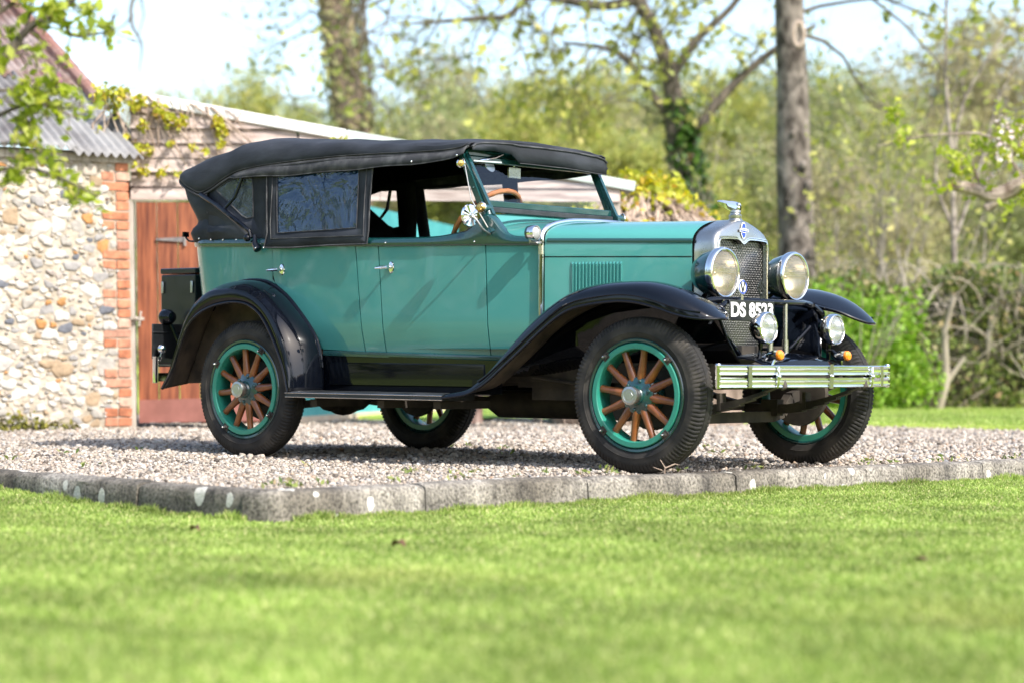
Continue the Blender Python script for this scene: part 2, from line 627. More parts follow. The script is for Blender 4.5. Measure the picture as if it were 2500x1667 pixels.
# ---- kerb
def kerb():
    m, t, b, N, L = nt_new('weathered_concrete')
    tc = N.new('ShaderNodeTexCoord')
    mp = N.new('ShaderNodeMapping'); mp.inputs['Scale'].default_value = (1, 1, 0.35)
    L.new(tc.outputs['Object'], mp.inputs['Vector'])
    n1 = N.new('ShaderNodeTexNoise'); n1.inputs['Scale'].default_value = 7; n1.inputs['Detail'].default_value = 9; n1.inputs['Roughness'].default_value = 0.72
    L.new(mp.outputs[0], n1.inputs['Vector'])
    r = ramp(N, [(0.3, (0.05, 0.045, 0.04)), (0.43, (0.16, 0.145, 0.125)), (0.55, (0.275, 0.25, 0.215)), (0.72, (0.38, 0.355, 0.315))])
    L.new(n1.outputs['Fac'], r.inputs[0])
    # big dark stained stretches
    n0 = N.new('ShaderNodeTexNoise'); n0.inputs['Scale'].default_value = 1.1; n0.inputs['Detail'].default_value = 3
    L.new(tc.outputs['Object'], n0.inputs['Vector'])
    r0 = ramp(N, [(0.42, (1, 1, 1)), (0.6, (0.45, 0.43, 0.4))])
    L.new(n0.outputs['Fac'], r0.inputs[0])
    mm = N.new('ShaderNodeMixRGB'); mm.blend_type = 'MULTIPLY'; mm.inputs[0].default_value = 1
    L.new(r.outputs[0], mm.inputs[1]); L.new(r0.outputs[0], mm.inputs[2])
    ng = N.new('ShaderNodeTexNoise'); ng.inputs['Scale'].default_value = 75; ng.inputs['Detail'].default_value = 6
    L.new(tc.outputs['Object'], ng.inputs['Vector'])
    rg_ = ramp(N, [(0.33, (0.35, 0.33, 0.3)), (0.5, (1, 1, 1)), (0.68, (1.5, 1.48, 1.42))])
    L.new(ng.outputs['Fac'], rg_.inputs[0])
    mm2 = N.new('ShaderNodeMixRGB'); mm2.blend_type = 'MULTIPLY'; mm2.inputs[0].default_value = 1
    L.new(mm.outputs[0], mm2.inputs[1]); L.new(rg_.outputs[0], mm2.inputs[2])
    mm = mm2
    # pale lichen spots
    mp2 = N.new('ShaderNodeMapping'); mp2.inputs['Scale'].default_value = (11, 11, 7.5)
    L.new(tc.outputs['Object'], mp2.inputs['Vector'])
    dn = N.new('ShaderNodeTexNoise'); dn.inputs['Scale'].default_value = 30
    L.new(tc.outputs['Object'], dn.inputs['Vector'])
    mixv = N.new('ShaderNodeMixRGB'); mixv.inputs[0].default_value = 0.12
    L.new(mp2.outputs[0], mixv.inputs[1]); L.new(dn.outputs['Color'], mixv.inputs[2])
    vo = N.new('ShaderNodeTexVoronoi'); vo.inputs['Scale'].default_value = 1.0; vo.inputs['Randomness'].default_value = 1.0
    L.new(mixv.outputs[0], vo.inputs['Vector'])
    sub = N.new('ShaderNodeSeparateColor'); L.new(vo.outputs['Color'], sub.inputs[0])
    mr = N.new('ShaderNodeMapRange'); mr.inputs['From Min'].default_value = 0.38; mr.inputs['From Max'].default_value = 1.0
    mr.inputs['To Min'].default_value = 0.0; mr.inputs['To Max'].default_value = 0.42
    L.new(sub.outputs[0], mr.inputs['Value'])
    lt = N.new('ShaderNodeMath'); lt.operation = 'LESS_THAN'
    L.new(vo.outputs['Distance'], lt.inputs[0]); L.new(mr.outputs[0], lt.inputs[1])
    mx = N.new('ShaderNodeMixRGB'); mx.inputs[2].default_value = (0.55, 0.53, 0.47, 1)
    L.new(lt.outputs[0], mx.inputs[0]); L.new(mm.outputs[0], mx.inputs[1])
    L.new(mx.outputs[0], b.inputs['Base Color'])
    b.inputs['Roughness'].default_value = 0.9
    bp = N.new('ShaderNodeBump'); bp.inputs['Distance'].default_value = 0.02
    ah = N.new('ShaderNodeMath'); ah.operation = 'MULTIPLY_ADD'; ah.inputs[1].default_value = .35
    L.new(ng.outputs['Fac'], ah.inputs[0]); L.new(n1.outputs['Fac'], ah.inputs[2])
    L.new(ah.outputs[0], bp.inputs['Height']); L.new(bp.outputs[0], b.inputs['Normal'])
    M['kerb'] = m
    rng = random.Random(4)

    def arm(pts, first, out_sign):
        # walk along polyline laying blocks about 1 m long
        P = [Vector((p[0], p[1], 0)) for p in smooth_path(pts, 200)]
        cum = [0]
        for a, c in zip(P, P[1:]):
            cum.append(cum[-1] + (c - a).length)

        def at(s):
            s = max(0, min(cum[-1], s))
            k = np.searchsorted(cum, s)
            k = max(1, min(len(P) - 1, int(k)))
            u = (s - cum[k - 1]) / max(1e-6, cum[k] - cum[k - 1])
            d = (P[k] - P[k - 1]).normalized()
            return P[k - 1].lerp(P[k], u), d
        s = 0.0
        mb = MB()
        while s < cum[-1] - 0.05:
            e = min(cum[-1], s + (first if s == 0 else 1.0 + rng.uniform(-.05, .05)))
            dz = rng.uniform(-.006, .006)
            dy = rng.uniform(-.004, .004)
            rows = []
            n = 14
            for i in range(n + 1):
                t = s + 0.004 + (e - s - 0.008) * i / n
                p, d = at(t)
                o = Vector((d.y, -d.x, 0)) * out_sign
                w = 0.006 if i in (0, n) else 0
                q = lambda a, z: tuple(p + o * a + Vector((0, 0, z)))
                j = lambda s_: rng.uniform(-s_, s_)
                rows.append([q(-0.005, -0.06), q(-0.005 + w, 0.004 + dz - w), q(0.03, 0.010 + dz - w + j(.002)), q(0.085, 0.009 + dz - w + j(.002)), q(0.112, 0.002 + dz - w + j(.003)),
                             q(0.125 + dy - w, -0.014 + dz + j(.004)), q(0.129 + dy - w, -0.06 + j(.003)), q(0.131 + dy - w, -0.12), q(0.133 + dy - w, -0.2)])
            mb.grid(rows)
            b0 = len(mb.v) - len(rows) * 9
            mb.f.append(tuple(b0 + k for k in range(9)))
            mb.f.append(tuple(b0 + n * 9 + k for k in range(9))[::-1])
            mb.m += [0, 0]
            s = e
        return mb
    a = arm(KL[::-1], 0.8, -1)
    cc = Vector((CORNER[0], CORNER[1], 0))
    pr = [(-.03, .02), (.128, .01), (.118, -.075), (.075, -.108), (-.005, -.128), (-.045, -.13), (-.06, -.02)]
    rows = []
    for z, f in ((-.2, 1.02), (-.12, 1.0), (-.05, .985), (-.02, .955), (-.004, .90), (.006, .78)):
        rows.append([(cc.x + x_ * f, cc.y + y_ * f, z) for x_, y_ in pr])
    a.grid(rows, closed=True)
    a.add(rows[-1], [tuple(range(7))])
    b_ = arm(KR, 0.75, 1)
    a.add(b_.v, b_.f)
    tag(build(a, 'kerb', m, angle=50), kind='structure')


kerb()


# ---- loose gravel
def ico():
    t = (1 + 5 ** .5) / 2
    v = np.array([(-1, t, 0), (1, t, 0), (-1, -t, 0), (1, -t, 0), (0, -1, t), (0, 1, t), (0, -1, -t), (0, 1, -t), (t, 0, -1), (t, 0, 1), (-t, 0, -1), (-t, 0, 1)], float)
    v /= np.linalg.norm(v[0])
    f = np.array([(0, 11, 5), (0, 5, 1), (0, 1, 7), (0, 7, 10), (0, 10, 11), (1, 5, 9), (5, 11, 4), (11, 10, 2), (10, 7, 6), (7, 1, 8), (3, 9, 4), (3, 4, 2), (3, 2, 6), (3, 6, 8), (3, 8, 9), (4, 9, 5), (2, 4, 11), (6, 2, 10), (8, 6, 7), (9, 8, 1)])
    return v, f


def rot_rand(rng, n):
    q = rng.normal(size=(n, 4))
    q /= np.linalg.norm(q, axis=1)[:, None]
    w, x, y, z = q.T
    return np.stack([np.stack([1 - 2 * (y * y + z * z), 2 * (x * y - z * w), 2 * (x * z + y * w)], -1),
                     np.stack([2 * (x * y + z * w), 1 - 2 * (x * x + z * z), 2 * (y * z - x * w)], -1),
                     np.stack([2 * (x * z - y * w), 2 * (y * z + x * w), 1 - 2 * (x * x + y * y)], -1)], 1)


def gravel():
    rng = np.random.default_rng(11)
    N = 400000
    x = rng.uniform(-8.3, 2.2, N)
    y = rng.uniform(-3.3, 7.6, N)
    dep = (x - CAM.x) * FW.x + (y - CAM.y) * FW.y
    lat = (x - CAM.x) * RT.x + (y - CAM.y) * RT.y
    keep = is_gravel(x + 0.012, y - 0.012) & (np.abs(lat) < dep * 0.215 + 1.5)
    # thin out with distance
    keep &= rng.random(N) < np.clip((11.0 / dep) ** 2.2, 0.25, 1)
    x, y, dep = x[keep], y[keep], dep[keep]
    n = len(x)
    sz = rng.gamma(4, 0.0068 / 4, n).clip(0.003, 0.019) * (1 + 0.35 * (dep > 13))
    v, f = ico()
    Rm = rot_rand(rng, n)
    S = rng.uniform(0.55, 1.15, (n, 3))
    jit = rng.uniform(0.78, 1.15, (n, 12))
    P = v[None] * jit[:, :, None] * S[:, None, :]
    P = np.einsum('nij,nkj->nki', Rm, P) * sz[:, None, None]
    P[:, :, 2] *= 0.8
    edge = 0.02 * np.exp(-(np.maximum(k_x(y) - x, 0) / 0.25) ** 2)
    z = 0.012 * np.sin(x * 2.1 + y) * np.sin(y * 1.7) * 0.6 - 0.004 - edge + sz * rng.uniform(-0.1, 0.55, n)
    P += np.stack([x, y, z], -1)[:, None, :]
    F = (f[None] + 12 * np.arange(n)[:, None, None]).reshape(-1, 3)
    m = island_mat('pebbles', [(0.0, (0.06, 0.048, 0.04)), (0.12, (0.17, 0.14, 0.112)), (0.3, (0.31, 0.26, 0.208)), (0.6, (0.41, 0.352, 0.292)), (0.8, (0.46, 0.415, 0.36)), (0.9, (0.20, 0.20, 0.205)), (0.95, (0.34, 0.23, 0.15)), (1.0, (0.60, 0.57, 0.51))], rough=0.7, noise_mix=0.12, nscale=60)
    o = build_np('loose_gravel', P.reshape(-1, 3), F, m)
    tag(o, kind='stuff')


gravel()


def grass():
    rng = np.random.default_rng(5)
    N = 480000
    t = 4.2 + (12.9 - 4.2) * rng.random(N) ** 0.75
    s = rng.uniform(-1, 1, N) * (t * 0.215 + 1.3)
    x = CAM.x + FW.x * t + RT.x * s
    y = CAM.y + FW.y * t + RT.y * s
    keep = ~is_gravel(x - 0.13, y + 0.13) & ~is_gravel(x, y)
    x, y, t = x[keep], y[keep], t[keep]
    n = len(x)
    patch = np.sin(x * 1.7 + 0.6 * y) * np.sin(y * 1.3 - 0.4 * x)
    h = rng.uniform(0.010, 0.024, n) * (1 + 0.2 * patch)
    w = rng.uniform(0.0022, 0.0042, n) * (0.7 + t / 14)
    a = rng.uniform(0, 2 * np.pi, n)
    lean = rng.uniform(0.2, 1.0, n) * h
    la = rng.uniform(0, 2 * np.pi, n)
    B = np.stack([x, y, lawn_z(x, y) - 0.002], -1)
    wv = np.stack([np.cos(a) * w, np.sin(a) * w, 0 * a], -1)
    lv = np.stack([np.cos(la) * lean, np.sin(la) * lean, h], -1)
    V = np.stack([B - wv, B + wv, B + lv * np.array([.45, .45, .6]) + wv * .8, B + lv, B + lv * np.array([.45, .45, .6]) - wv * .8], 1)
    F = np.array([(0, 1, 2, 3, 4)])[None] + 5 * np.arange(n)[:, None, None]
    # longer tufts against the kerb foot
    N2 = 15000
    u = rng.random(N2)
    left = rng.random(N2) < .35
    yy = np.where(left, 0, -3.2 + 8.0 * u)
    xx = np.where(left, CORNER[0] - 5.5 * u, 0)
    xk = np.where(left, xx, k_x(yy) + .140 + np.abs(rng.normal(0, .018, N2)))
    yk = np.where(left, k_y(xx) - .140 - np.abs(rng.normal(0, .018, N2)), yy)
    clump = np.sin(u * 90) * np.sin(u * 37 + 1)
    h2 = rng.uniform(.015, .04, N2) * (1 + .5 * np.clip(clump, -.4, 1))
    w2 = rng.uniform(.0018, .0034, N2)
    a2, l2 = rng.uniform(0, 2 * np.pi, N2), rng.uniform(0, 2 * np.pi, N2)
    B2 = np.stack([xk, yk, lawn_z(xk, yk) - .002], -1)
    wv2 = np.stack([np.cos(a2) * w2, np.sin(a2) * w2, 0 * a2], -1)
    lv2 = np.stack([np.cos(l2) * h2 * .45, np.sin(l2) * h2 * .45, h2], -1)
    V2 = np.stack([B2 - wv2, B2 + wv2, B2 + lv2 * np.array([.45, .45, .6]) + wv2 * .8, B2 + lv2, B2 + lv2 * np.array([.45, .45, .6]) - wv2 * .8], 1)
    V = np.concatenate([V, V2])
    n += N2
    F = np.array([(0, 1, 2, 3, 4)])[None] + 5 * np.arange(n)[:, None, None]
    m = island_mat('grass_blades', [(0, (0.18, 0.26, 0.055)), (0.4, (0.275, 0.372, 0.085)), (0.75, (0.36, 0.45, 0.13)), (0.94, (0.49, 0.51, 0.20)), (1, (0.54, 0.48, 0.26))], rough=0.5, trans=0.4, noise_mix=0.3, nscale=1.9, spec=0.25, straw=(0.42, 0.42, 0.14))  # noise_mix puts the turf's light and dark shading streaks into blade colour
    tag(build_np('grass', V.reshape(-1, 3), F.reshape(-1, 5), m), kind='stuff')
    # far lawn blades
    N = 90000
    t = rng.uniform(19.5, 29, N)
    s = rng.uniform(-0.05, 1, N) * (t * 0.215 + 1.0)
    x = CAM.x + FW.x * t + RT.x * s
    y = CAM.y + FW.y * t + RT.y * s
    k = y > 7.6
    x, y = x[k], y[k]
    n = len(x)
    h = rng.uniform(0.03, 0.06, n)
    w = rng.uniform(0.006, 0.01, n)
    a = rng.uniform(0, 2 * np.pi, n)
    la = rng.uniform(0, 2 * np.pi, n)
    B = np.stack([x, y, np.full(n, 0.0)], -1)
    wv = np.stack([np.cos(a) * w, np.sin(a) * w, 0 * a], -1)
    lv = np.stack([np.cos(la) * h * .6, np.sin(la) * h * .6, h], -1)
    V = np.stack([B - wv, B + wv, B + lv], 1)
    F = np.array([(0, 1, 2)])[None] + 3 * np.arange(n)[:, None, None]
    tag(build_np('far_grass', V.reshape(-1, 3), F.reshape(-1, 3), m), kind='stuff')


grass()

# ================================================================== CAR
car = empty('vintage_car', (-1.36, 0, 0), 'teal vintage open tourer with black folding top and wooden-spoked wheels, parked on gravel', 'car')

WP = [(-3.24, .600), (-3.0, .62), (-2.6, .63), (-2.0, .63), (-1.5, .612), (-1.15, .583), (-.81, .53)]
ZB = [(-3.46, 1.190), (-3.308, 1.187), (-1.824, 1.147), (-1.143, 1.136), (-.744, 1.128)]


def ys(x, z):
    return interp(x, WP) - max(0, .74 - z) ** 1.3 * .22


def zbelt(x):
    return interp(x, ZB)


def zsill(x):
    return .591 - (x + 2.277) * .02505


JP = [(-3.40, .40), (-3.34, .52), (-3.27, .66), (-3.20, .78), (-3.12, .88), (-3.02, .949), (-2.919, .976), (-2.806, .983), (-2.688, .965), (-2.557, .896), (-2.444, .796), (-2.348, .693), (-2.30, .607), (-2.277, .50), (-2.272, .37)]


def panel(mb, xl, xr, zb, zt, s, nx=14, nz=14, off=0.0, mi=0):
    """side panel patch between x limits (functions of z or numbers)"""
    rows = []
    for i in range(nz + 1):
        row = []
        for j in range(nx + 1):
            zz = 0
            u = j / nx
            # z limits depend on x -> two passes
            zmid = None
            x_ = None
            v = i / nz
            xa = xl(0.9) if callable(xl) else xl
            xb_ = xr(0.9) if callable(xr) else xr
            xg = xa + (xb_ - xa) * u
            z0 = zb(xg) if callable(zb) else zb
            z1 = zt(xg) if callable(zt) else zt
            z = z0 + (z1 - z0) * v
            xa = xl(z) if callable(xl) else xl
            xb_ = xr(z) if callable(xr) else xr
            x = xa + (xb_ - xa) * u
            row.append((x, s * (ys(x, z) + off), z))
        rows.append(row)
    mb.grid(rows, mi)
    # turned-in edges
    inn = lambda p: (p[0], p[1] - s * .014, p[2])
    for e in ([r[0] for r in rows], [r[-1] for r in rows], rows[0], rows[-1]):
        mb.grid([e, [inn(p) for p in e]], mi)


zs_ = lambda x: zsill(x)
zb_ = lambda x: zbelt(x) + .01
G_ = .0035


def rdoor_l(z):
    pts = [(.55, -2.283), (.607, -2.29), (.693, -2.338), (.796, -2.434), (.896, -2.547), (.95, -2.63), (.985, -2.664), (1.2, -2.68)]
    return interp(z, pts)


rdoor_r = lambda z: interp(z, [(.59, -1.971), (1.156, -2.030)])
fdoor_l = lambda z: interp(z, [(.59, -1.821), (1.16, -1.866)])
fdoor_r = lambda z: interp(z, [(.56, -1.121), (1.136, -1.141)])


def rear_path(z, off=0.0, n=10):
    """plan path of the tail at height z, from near side round to far side (near half mirrored)"""
    sh = max(0, 1.19 - z) * .16 + max(0, .7 - z) * .2
    r = .22
    cx, cy = -3.24 + sh, -.38
    w0 = .60
    pts = []
    for x in np.linspace(-2.67, cx, 8):
        pts.append((x, -(ys(x, z) if x > -3.24 else w0) - off))
    for k in range(1, n + 1):
        a = -math.pi / 2 - k * (math.pi / 2) / n
        pts.append((cx + (r + off) * math.cos(a), cy + (r + off) * math.sin(a)))
    pts.append((cx - r - off - .012, -.15))
    half = pts + [(cx - r - off - .015, 0.0)]
    return half + [(p[0], -p[1]) for p in half[::-1][1:]]


# body shell: tail wrap, door pillars, scuttle sides
mb = MB()
rows = []
for z in np.linspace(.50, 1.195, 22):
    rows.append([(p[0], p[1], z) for p in rear_path(z)])
mb.grid(rows)
for s in (-1, 1):
    panel(mb, lambda z: rdoor_r(z) + G_, lambda z: fdoor_l(z) - G_, zs_, zb_, s, nx=3)
    panel(mb, lambda z: fdoor_r(z) + G_, -.812, zs_, zb_, s, nx=8)
    # sill moulding
    rows = []
    for dy, dz in ((0.002, .0), (.012, .002), (.014, -.012), (.012, -.026), (0, -.03)):
        rows.append([(x, s * (ys(x, .6) + dy), zsill(x) + dz) for x in np.linspace(-2.275, -.86, 16)])
    mb.grid(rows, 1)
for s in (-1, 1):
    mb.grid([[(x_, s * ys(x_, z), z) for x_ in np.linspace(-2.676, rdoor_l(z) - G_, 4)] for z in np.linspace(.60, 1.19, 30)])
body = build(mb, 'body', [M['teal'], M['dkgreen']], car, recalc=True)

# inner dark shell and floor
mb = MB()
for s in (-1, 1):
    mb.grid([[(x, s * (ys(x, z) - .018), z) for x in np.linspace(-3.2, -.83, 24)] for z in (.5, .7, .9, 1.05, 1.17)])
mb.grid([[(p[0], p[1], z) for p in rear_path(z, -.018)] for z in (.5, .8, 1.0, 1.18)])
mb.grid([[(x, y, .60) for x in (-3.4, -.8)] for y in (-.6, .6)])
mb.grid([[(-.84, y, z) for y in (-.5, 0, .5)] for z in (.5, 1.2)])
build(mb, 'cabin_lining', M['lining'], car)

# doors with handles
for s in (-1, 1):
    for kind in ('rear', 'front'):
        mb = MB()
        if kind == 'rear':
            panel(mb, rdoor_l, lambda z: rdoor_r(z) - G_, zs_, zb_, s)
        else:
            panel(mb, lambda z: fdoor_l(z) + G_, lambda z: fdoor_r(z) - G_, zs_, zb_, s)
        d = build(mb, 'door', M['teal'], car)
        hx, hz = ((-2.595, 1.041), (-1.772, 1.036))[kind == 'front']
        y0 = s * ys(hx, hz)
        mb = MB()
        mb.lathe((hx, y0, hz), (0, s, 0), [(0.001, .008), (.012, .008), (.017, .005), (.019, 0)], 16)
        mb.v = [(p[0], p[1], hz + (p[2] - hz) * 1.75) for p in mb.v]
        mb.tube([(hx, y0, hz), (hx, y0 + s * .028, hz), (hx - .012, y0 + s * .038, hz)], .008, 10)
        mb.tube([(hx + .008, y0 + s * .038, hz), (hx - .035, y0 + s * .04, hz - .001), (hx - .082, y0 + s * .038, hz - .003)], [.009, .0095, .006], 10)
        build(mb, 'handle', M['chrome'], d)

# belt moulding right round the body, flaring up to the windscreen posts
def belt_section(x, y, nx, ny, z, h):
    q = [(-.004, 0), (.010, .003), (.0155, .018), (.0155, h * .5), (.012, h - .010), (.004, h - .001), (-.012, h + .004), (-.05, h + .004), (-.055, h - .03)]
    return [(x + nx * a, y + ny * a, z + b) for a, b in q]


def flare(x):
    return .047 + .105 * math.exp(-((x + 1.13) / .085) ** 2) + .028 * math.exp(-((x + 1.25) / .16) ** 2)


mb = MB()
path = []
near = [(x, -ys(x, 1.15)) for x in np.concatenate([np.linspace(-.815, -1.5, 36), np.linspace(-1.55, -2.66, 16)])]
tail = rear_path(1.19)
full = near + tail + [(x, -y) for x, y in near[::-1]]
rows = []
for i, (x, y) in enumerate(full):
    a = Vector(full[max(i - 1, 0)])
    c = Vector(full[min(i + 1, len(full) - 1)])
    d = (c - a).normalized()
    n = Vector((d.y, -d.x))
    if n.dot(Vector((x + 2.0, y)) if x < -2.8 else Vector((0, y))) < 0:
        n = -n
    h = flare(x)
    if x > -1.06:
        h = min(h, .047 + max(0, (-.86 - x)) * .25)
    rows.append(belt_section(x, y, n.x, n.y, zbelt(x), h))
mb.grid(rows)
build(mb, 'belt_moulding', M['dkgreen'], car)
for x in (-1.80, -1.20):
    mb = MB()
    mb.ball((x, -ys(x, 1.16) - .016, zbelt(x) + .022), .006, 6)
    build(mb, 'stud', M['chrome'], car)

# ---- scuttle (cowl) and bonnet
def hw(x):
    return .53 + (x + .81) * (.254 - .53) / .78


def arch(x, w, zs, zt, n, k=20, a0=0.0):
    pts = []
    for i in range(k + 1):
        t = math.pi * i / k
        c, s_ = math.cos(t), math.sin(t)
        pts.append((x, -w * math.copysign(abs(c) ** (2 / n), c), zs + (zt - zs) * abs(s_) ** (2 / n)))
    return pts


mb = MB()
rows = []
for i in range(9):
    u = i / 8
    x = -.81 - .345 * u
    rows.append(arch(x, .53 + .048 * u - .004, 1.165 + .012 * u, 1.268 + .022 * u, 2.5 - .2 * u, 32))
mb.grid(rows)
# plinth under the windscreen
top = []
for p in rows[-1]:
    top.append((p[0] - .02, p[1] * .985, max(p[2], 1.318 - 0.02 * (p[1] / .55) ** 4) if abs(p[1]) < .53 else p[2]))
mb.grid([rows[-1], [(p[0] - .006, p[1], p[2] + .004) for p in rows[-1]], top, [(p[0] - .04, p[1], p[2]) for p in top]])
build(mb, 'scuttle', M['teal'], car, angle=28)
mb = MB()
mb.tube([(p[0] + .004, p[1], p[2] + .004) for p in rows[-1]][2:-2], .006, 8)
build(mb, 'scuttle_beading', M['dkgreen'], car)


def bonnet_section(x):
    u = (x + .81) / .78
    w = hw(x)
    zs = 1.150 - .012 * u
    zt = 1.272 - .014 * u
    n = 2.75 - .88 * u
    a = arch(x, w, zs, zt, n, 36)
    zl = interp(x, [(-.81, .56), (-.72, .66), (-.6, .76), (-.45, .82), (0, .82)])
    left = [(x, -w, zl + (zs - zl) * k / 6) for k in range(6)]
    right = [(x, w, zl + (zs - zl) * k / 6) for k in range(5, -1, -1)]
    return left + a + right


mb = MB()
mb.grid([bonnet_section(x) for x in np.linspace(-.79, -.048, 14)])
mb.grid([bonnet_section(-.79), [(p[0], p[1] * .93, .6 + (p[2] - .6) * .97) for p in bonnet_section(-.79)]])
bonnet = build(mb, 'bonnet', M['teal'], car)
for s in (-1, 1):
    mb = MB()
    for k in range(15):
        mb = MB()
        x = -.655 + k * .0175
        y = -hw(x)
        z0, z1 = .80, 1.045
        d = Vector((1, .354, 0)).normalized()
        nrm = Vector((.354, -1, 0)).normalized()
        r_ = []
        for z, f in ((z1, 0.05), (z1 - .012, 1), (z0 + .012, 1), (z0, 0.05)):
            base = Vector((x, y, z))
            r_.append([tuple(base + d * (a * .0155) + nrm * (b * f + .0005)) for a, b in ((-.1, 0), (.12, .004), (.45, .008), (.75, .011), (.95, .011), (1.0, .002), (.95, -.001))])
        mb.grid(r_)
        if s == 1:
            mb.v = [(p[0], -p[1], p[2]) for p in mb.v]
        build(mb, 'louvre', M['teal'], bonnet, angle=25)
    # dark moulding strip and seam
    mb = MB()
    rr = []
    for x in np.linspace(-.775, -.045, 10):
        zc = 1.157 - .011 * (x + .775) / .73
        y = hw(x)
        rr.append([(x, s * (y - .004), zc - .012), (x, s * (y + .006), zc - .009), (x, s * (y + .008), zc + .001), (x, s * (y + .005), zc + .010), (x, s * (y - .008), zc + .013)])
    mb.grid(rr)
    build(mb, 'bonnet_moulding', M['dkgreen'], bonnet)
    mb = MB()
    mb.bar((-.79, s * (hw(-.79) + .0005), 1.074), (-.05, s * (hw(-.05) + .0005), 1.066), .003, .004)
    build(mb, 'bonnet_seam', M['lining'], bonnet)
# bright strip between scuttle and bonnet
mb = MB()
a = [(p[0] , p[1] * 1.012, p[2] + .005) for p in arch(-.802, .53, 1.15, 1.272, 2.75, 40)]
mb.tube([(-.802, -.537, .62), (-.802, -.537, .9)] + a + [(-.802, .537, .9), (-.802, .537, .62)], .0135, 10)
mb.tube([(-.802, -.537, 1.085), (-.802, -.537, 1.13)], .0165, 12)
build(mb, 'bonnet_band', M['chrome'], car)

# ---- radiator
OUT = [(-.250, .55), (-.250, .8), (-.250, 1.10), (-.246, 1.142), (-.232, 1.172), (-.208, 1.195), (-.17, 1.215), (-.12, 1.234), (-.07, 1.250), (-.03, 1.258), (0, 1.260)]
OUT = OUT + [(-a, z) for a, z in OUT[::-1][1:]]
INN = [(-.214, .556), (-.214, 1.10), (-.212, 1.138), (-.198, 1.152), (-.12, 1.156), (-.055, 1.156), (-.03, 1.149), (-.015, 1.138), (0, 1.133)]
INN = INN + [(-a, z) for a, z in INN[::-1][1:]]


def ray_poly(poly, c, ang):
    dx, dy = math.cos(ang), math.sin(ang)
    best = 0
    for (x1, y1), (x2, y2) in zip(poly, poly[1:] + poly[:1]):
        x1, y1, x2, y2 = x1 - c[0], y1 - c[1], x2 - c[0], y2 - c[1]
        den = dx * (y2 - y1) - dy * (x2 - x1)
        if abs(den) < 1e-12:
            continue
        t = (x1 * (y2 - y1) - y1 * (x2 - x1)) / den
        u = (x1 * dy - y1 * dx) / den
        if -1e-9 <= u <= 1 + 1e-9 and t > best:
            best = t
    return (c[0] + dx * best, c[1] + dy * best)


angs = [2 * math.pi * k / 240 + .001 for k in range(240)]
ro = [ray_poly(OUT, (0, .86), a) for a in angs]
ri = [ray_poly(INN, (0, .86), a) for a in angs]


def sc_(p, f):
    return (p[0] * f, .86 + (p[1] - .86) * f)


mb = MB()
rows = [[(-.056, a * 1.004, z + .001) for a, z in ro], [(.052, a * 1.004, z + .001) for a, z in ro]]
for f, x in ((.995, .064), (.982, .074), (.962, .080)):
    rows.append([(x, *sc_(p, f)) for p in ro])
rows.append([(.083, *sc_(p, 1.03)) for p in ri])
rows.append([(.062, *p) for p in ri])
mb.grid(rows, closed=True)
shell = build(mb, 'radiator_shell', M['nickel'], car, angle=50)
mb = MB()
for f, x, r in ((1.012, .086, .0055), (1.045, .084, .0035)):
    pts = [(x, *sc_(p, f)) for p in ri]
    mb.tube(pts + [pts[0]], r, 6, caps=False)
build(mb, 'radiator_beading', M['chrome'], shell)
# stone-guard mesh
mb = MB()
mb.grid([[(.045, a, z) for a in (-.22, .22)] for z in (.54, 1.16)], 1)
INNs = [sc_(p, .995) for p in INN]


def inside(a, z):
    if abs(a) > .213 or z < .557:
        return False
    return z < interp(abs(a), [(0, 1.133), (.015, 1.138), (.03, 1.149), (.055, 1.156), (.198, 1.152), (.213, 1.11)])


sl = math.tan(R(58))
for sg in (-1, 1):
    c = -1.2
    while c < 2.4:
        pts = []
        # line z = c + sg*sl*a ; march to find inside span
        aa = np.linspace(-.213, .213, 140)
        ins = [inside(a, c + sg * sl * a) for a in aa]
        if any(ins):
            i0 = ins.index(True)
            i1 = len(ins) - 1 - ins[::-1].index(True)
            a0, a1 = aa[i0], aa[i1]
            if i1 > i0:
                mb.bar((.058 + sg * .001, a0, c + sg * sl * a0), (.058 + sg * .001, a1, c + sg * sl * a1), .0029, .002, up=(1, 0, 0))
        c += .0235
build(mb, 'radiator_grille', [pm('guard_wire', (.42, .42, .41), rough=.22, metal=1), M['core']], car, smooth=False)
# badge on the shell
mb = MB()
ell = lambda ay, az, x, n=28: [(x, ay * math.cos(2 * math.pi * k / n), 1.204 + az * math.sin(2 * math.pi * k / n)) for k in range(n)]
mb.prism(ell(.0225, .0415, .083), (.004, 0, 0), 0)
mb.prism(ell(.0185, .037, .087), (.0015, 0, 0), 1)
bow = [(-.040, -.0075), (-.015, -.0075), (-.0135, -.012), (.0135, -.012), (.015, -.0075), (.040, -.0075), (.036, .0075), (.015, .0075), (.0135, .012), (-.0135, .012), (-.015, .0075), (-.036, .0075)]
mb.prism([(.0885, a, 1.204 + b) for a, b in bow], (.0015, 0, 0), 0)
mb.prism([(.0900, a * .88, 1.204 + b * .72) for a, b in bow], (.001, 0, 0), 1)
emblem = build(mb, 'emblem', [M['white'], M['blue']], shell, smooth=False)


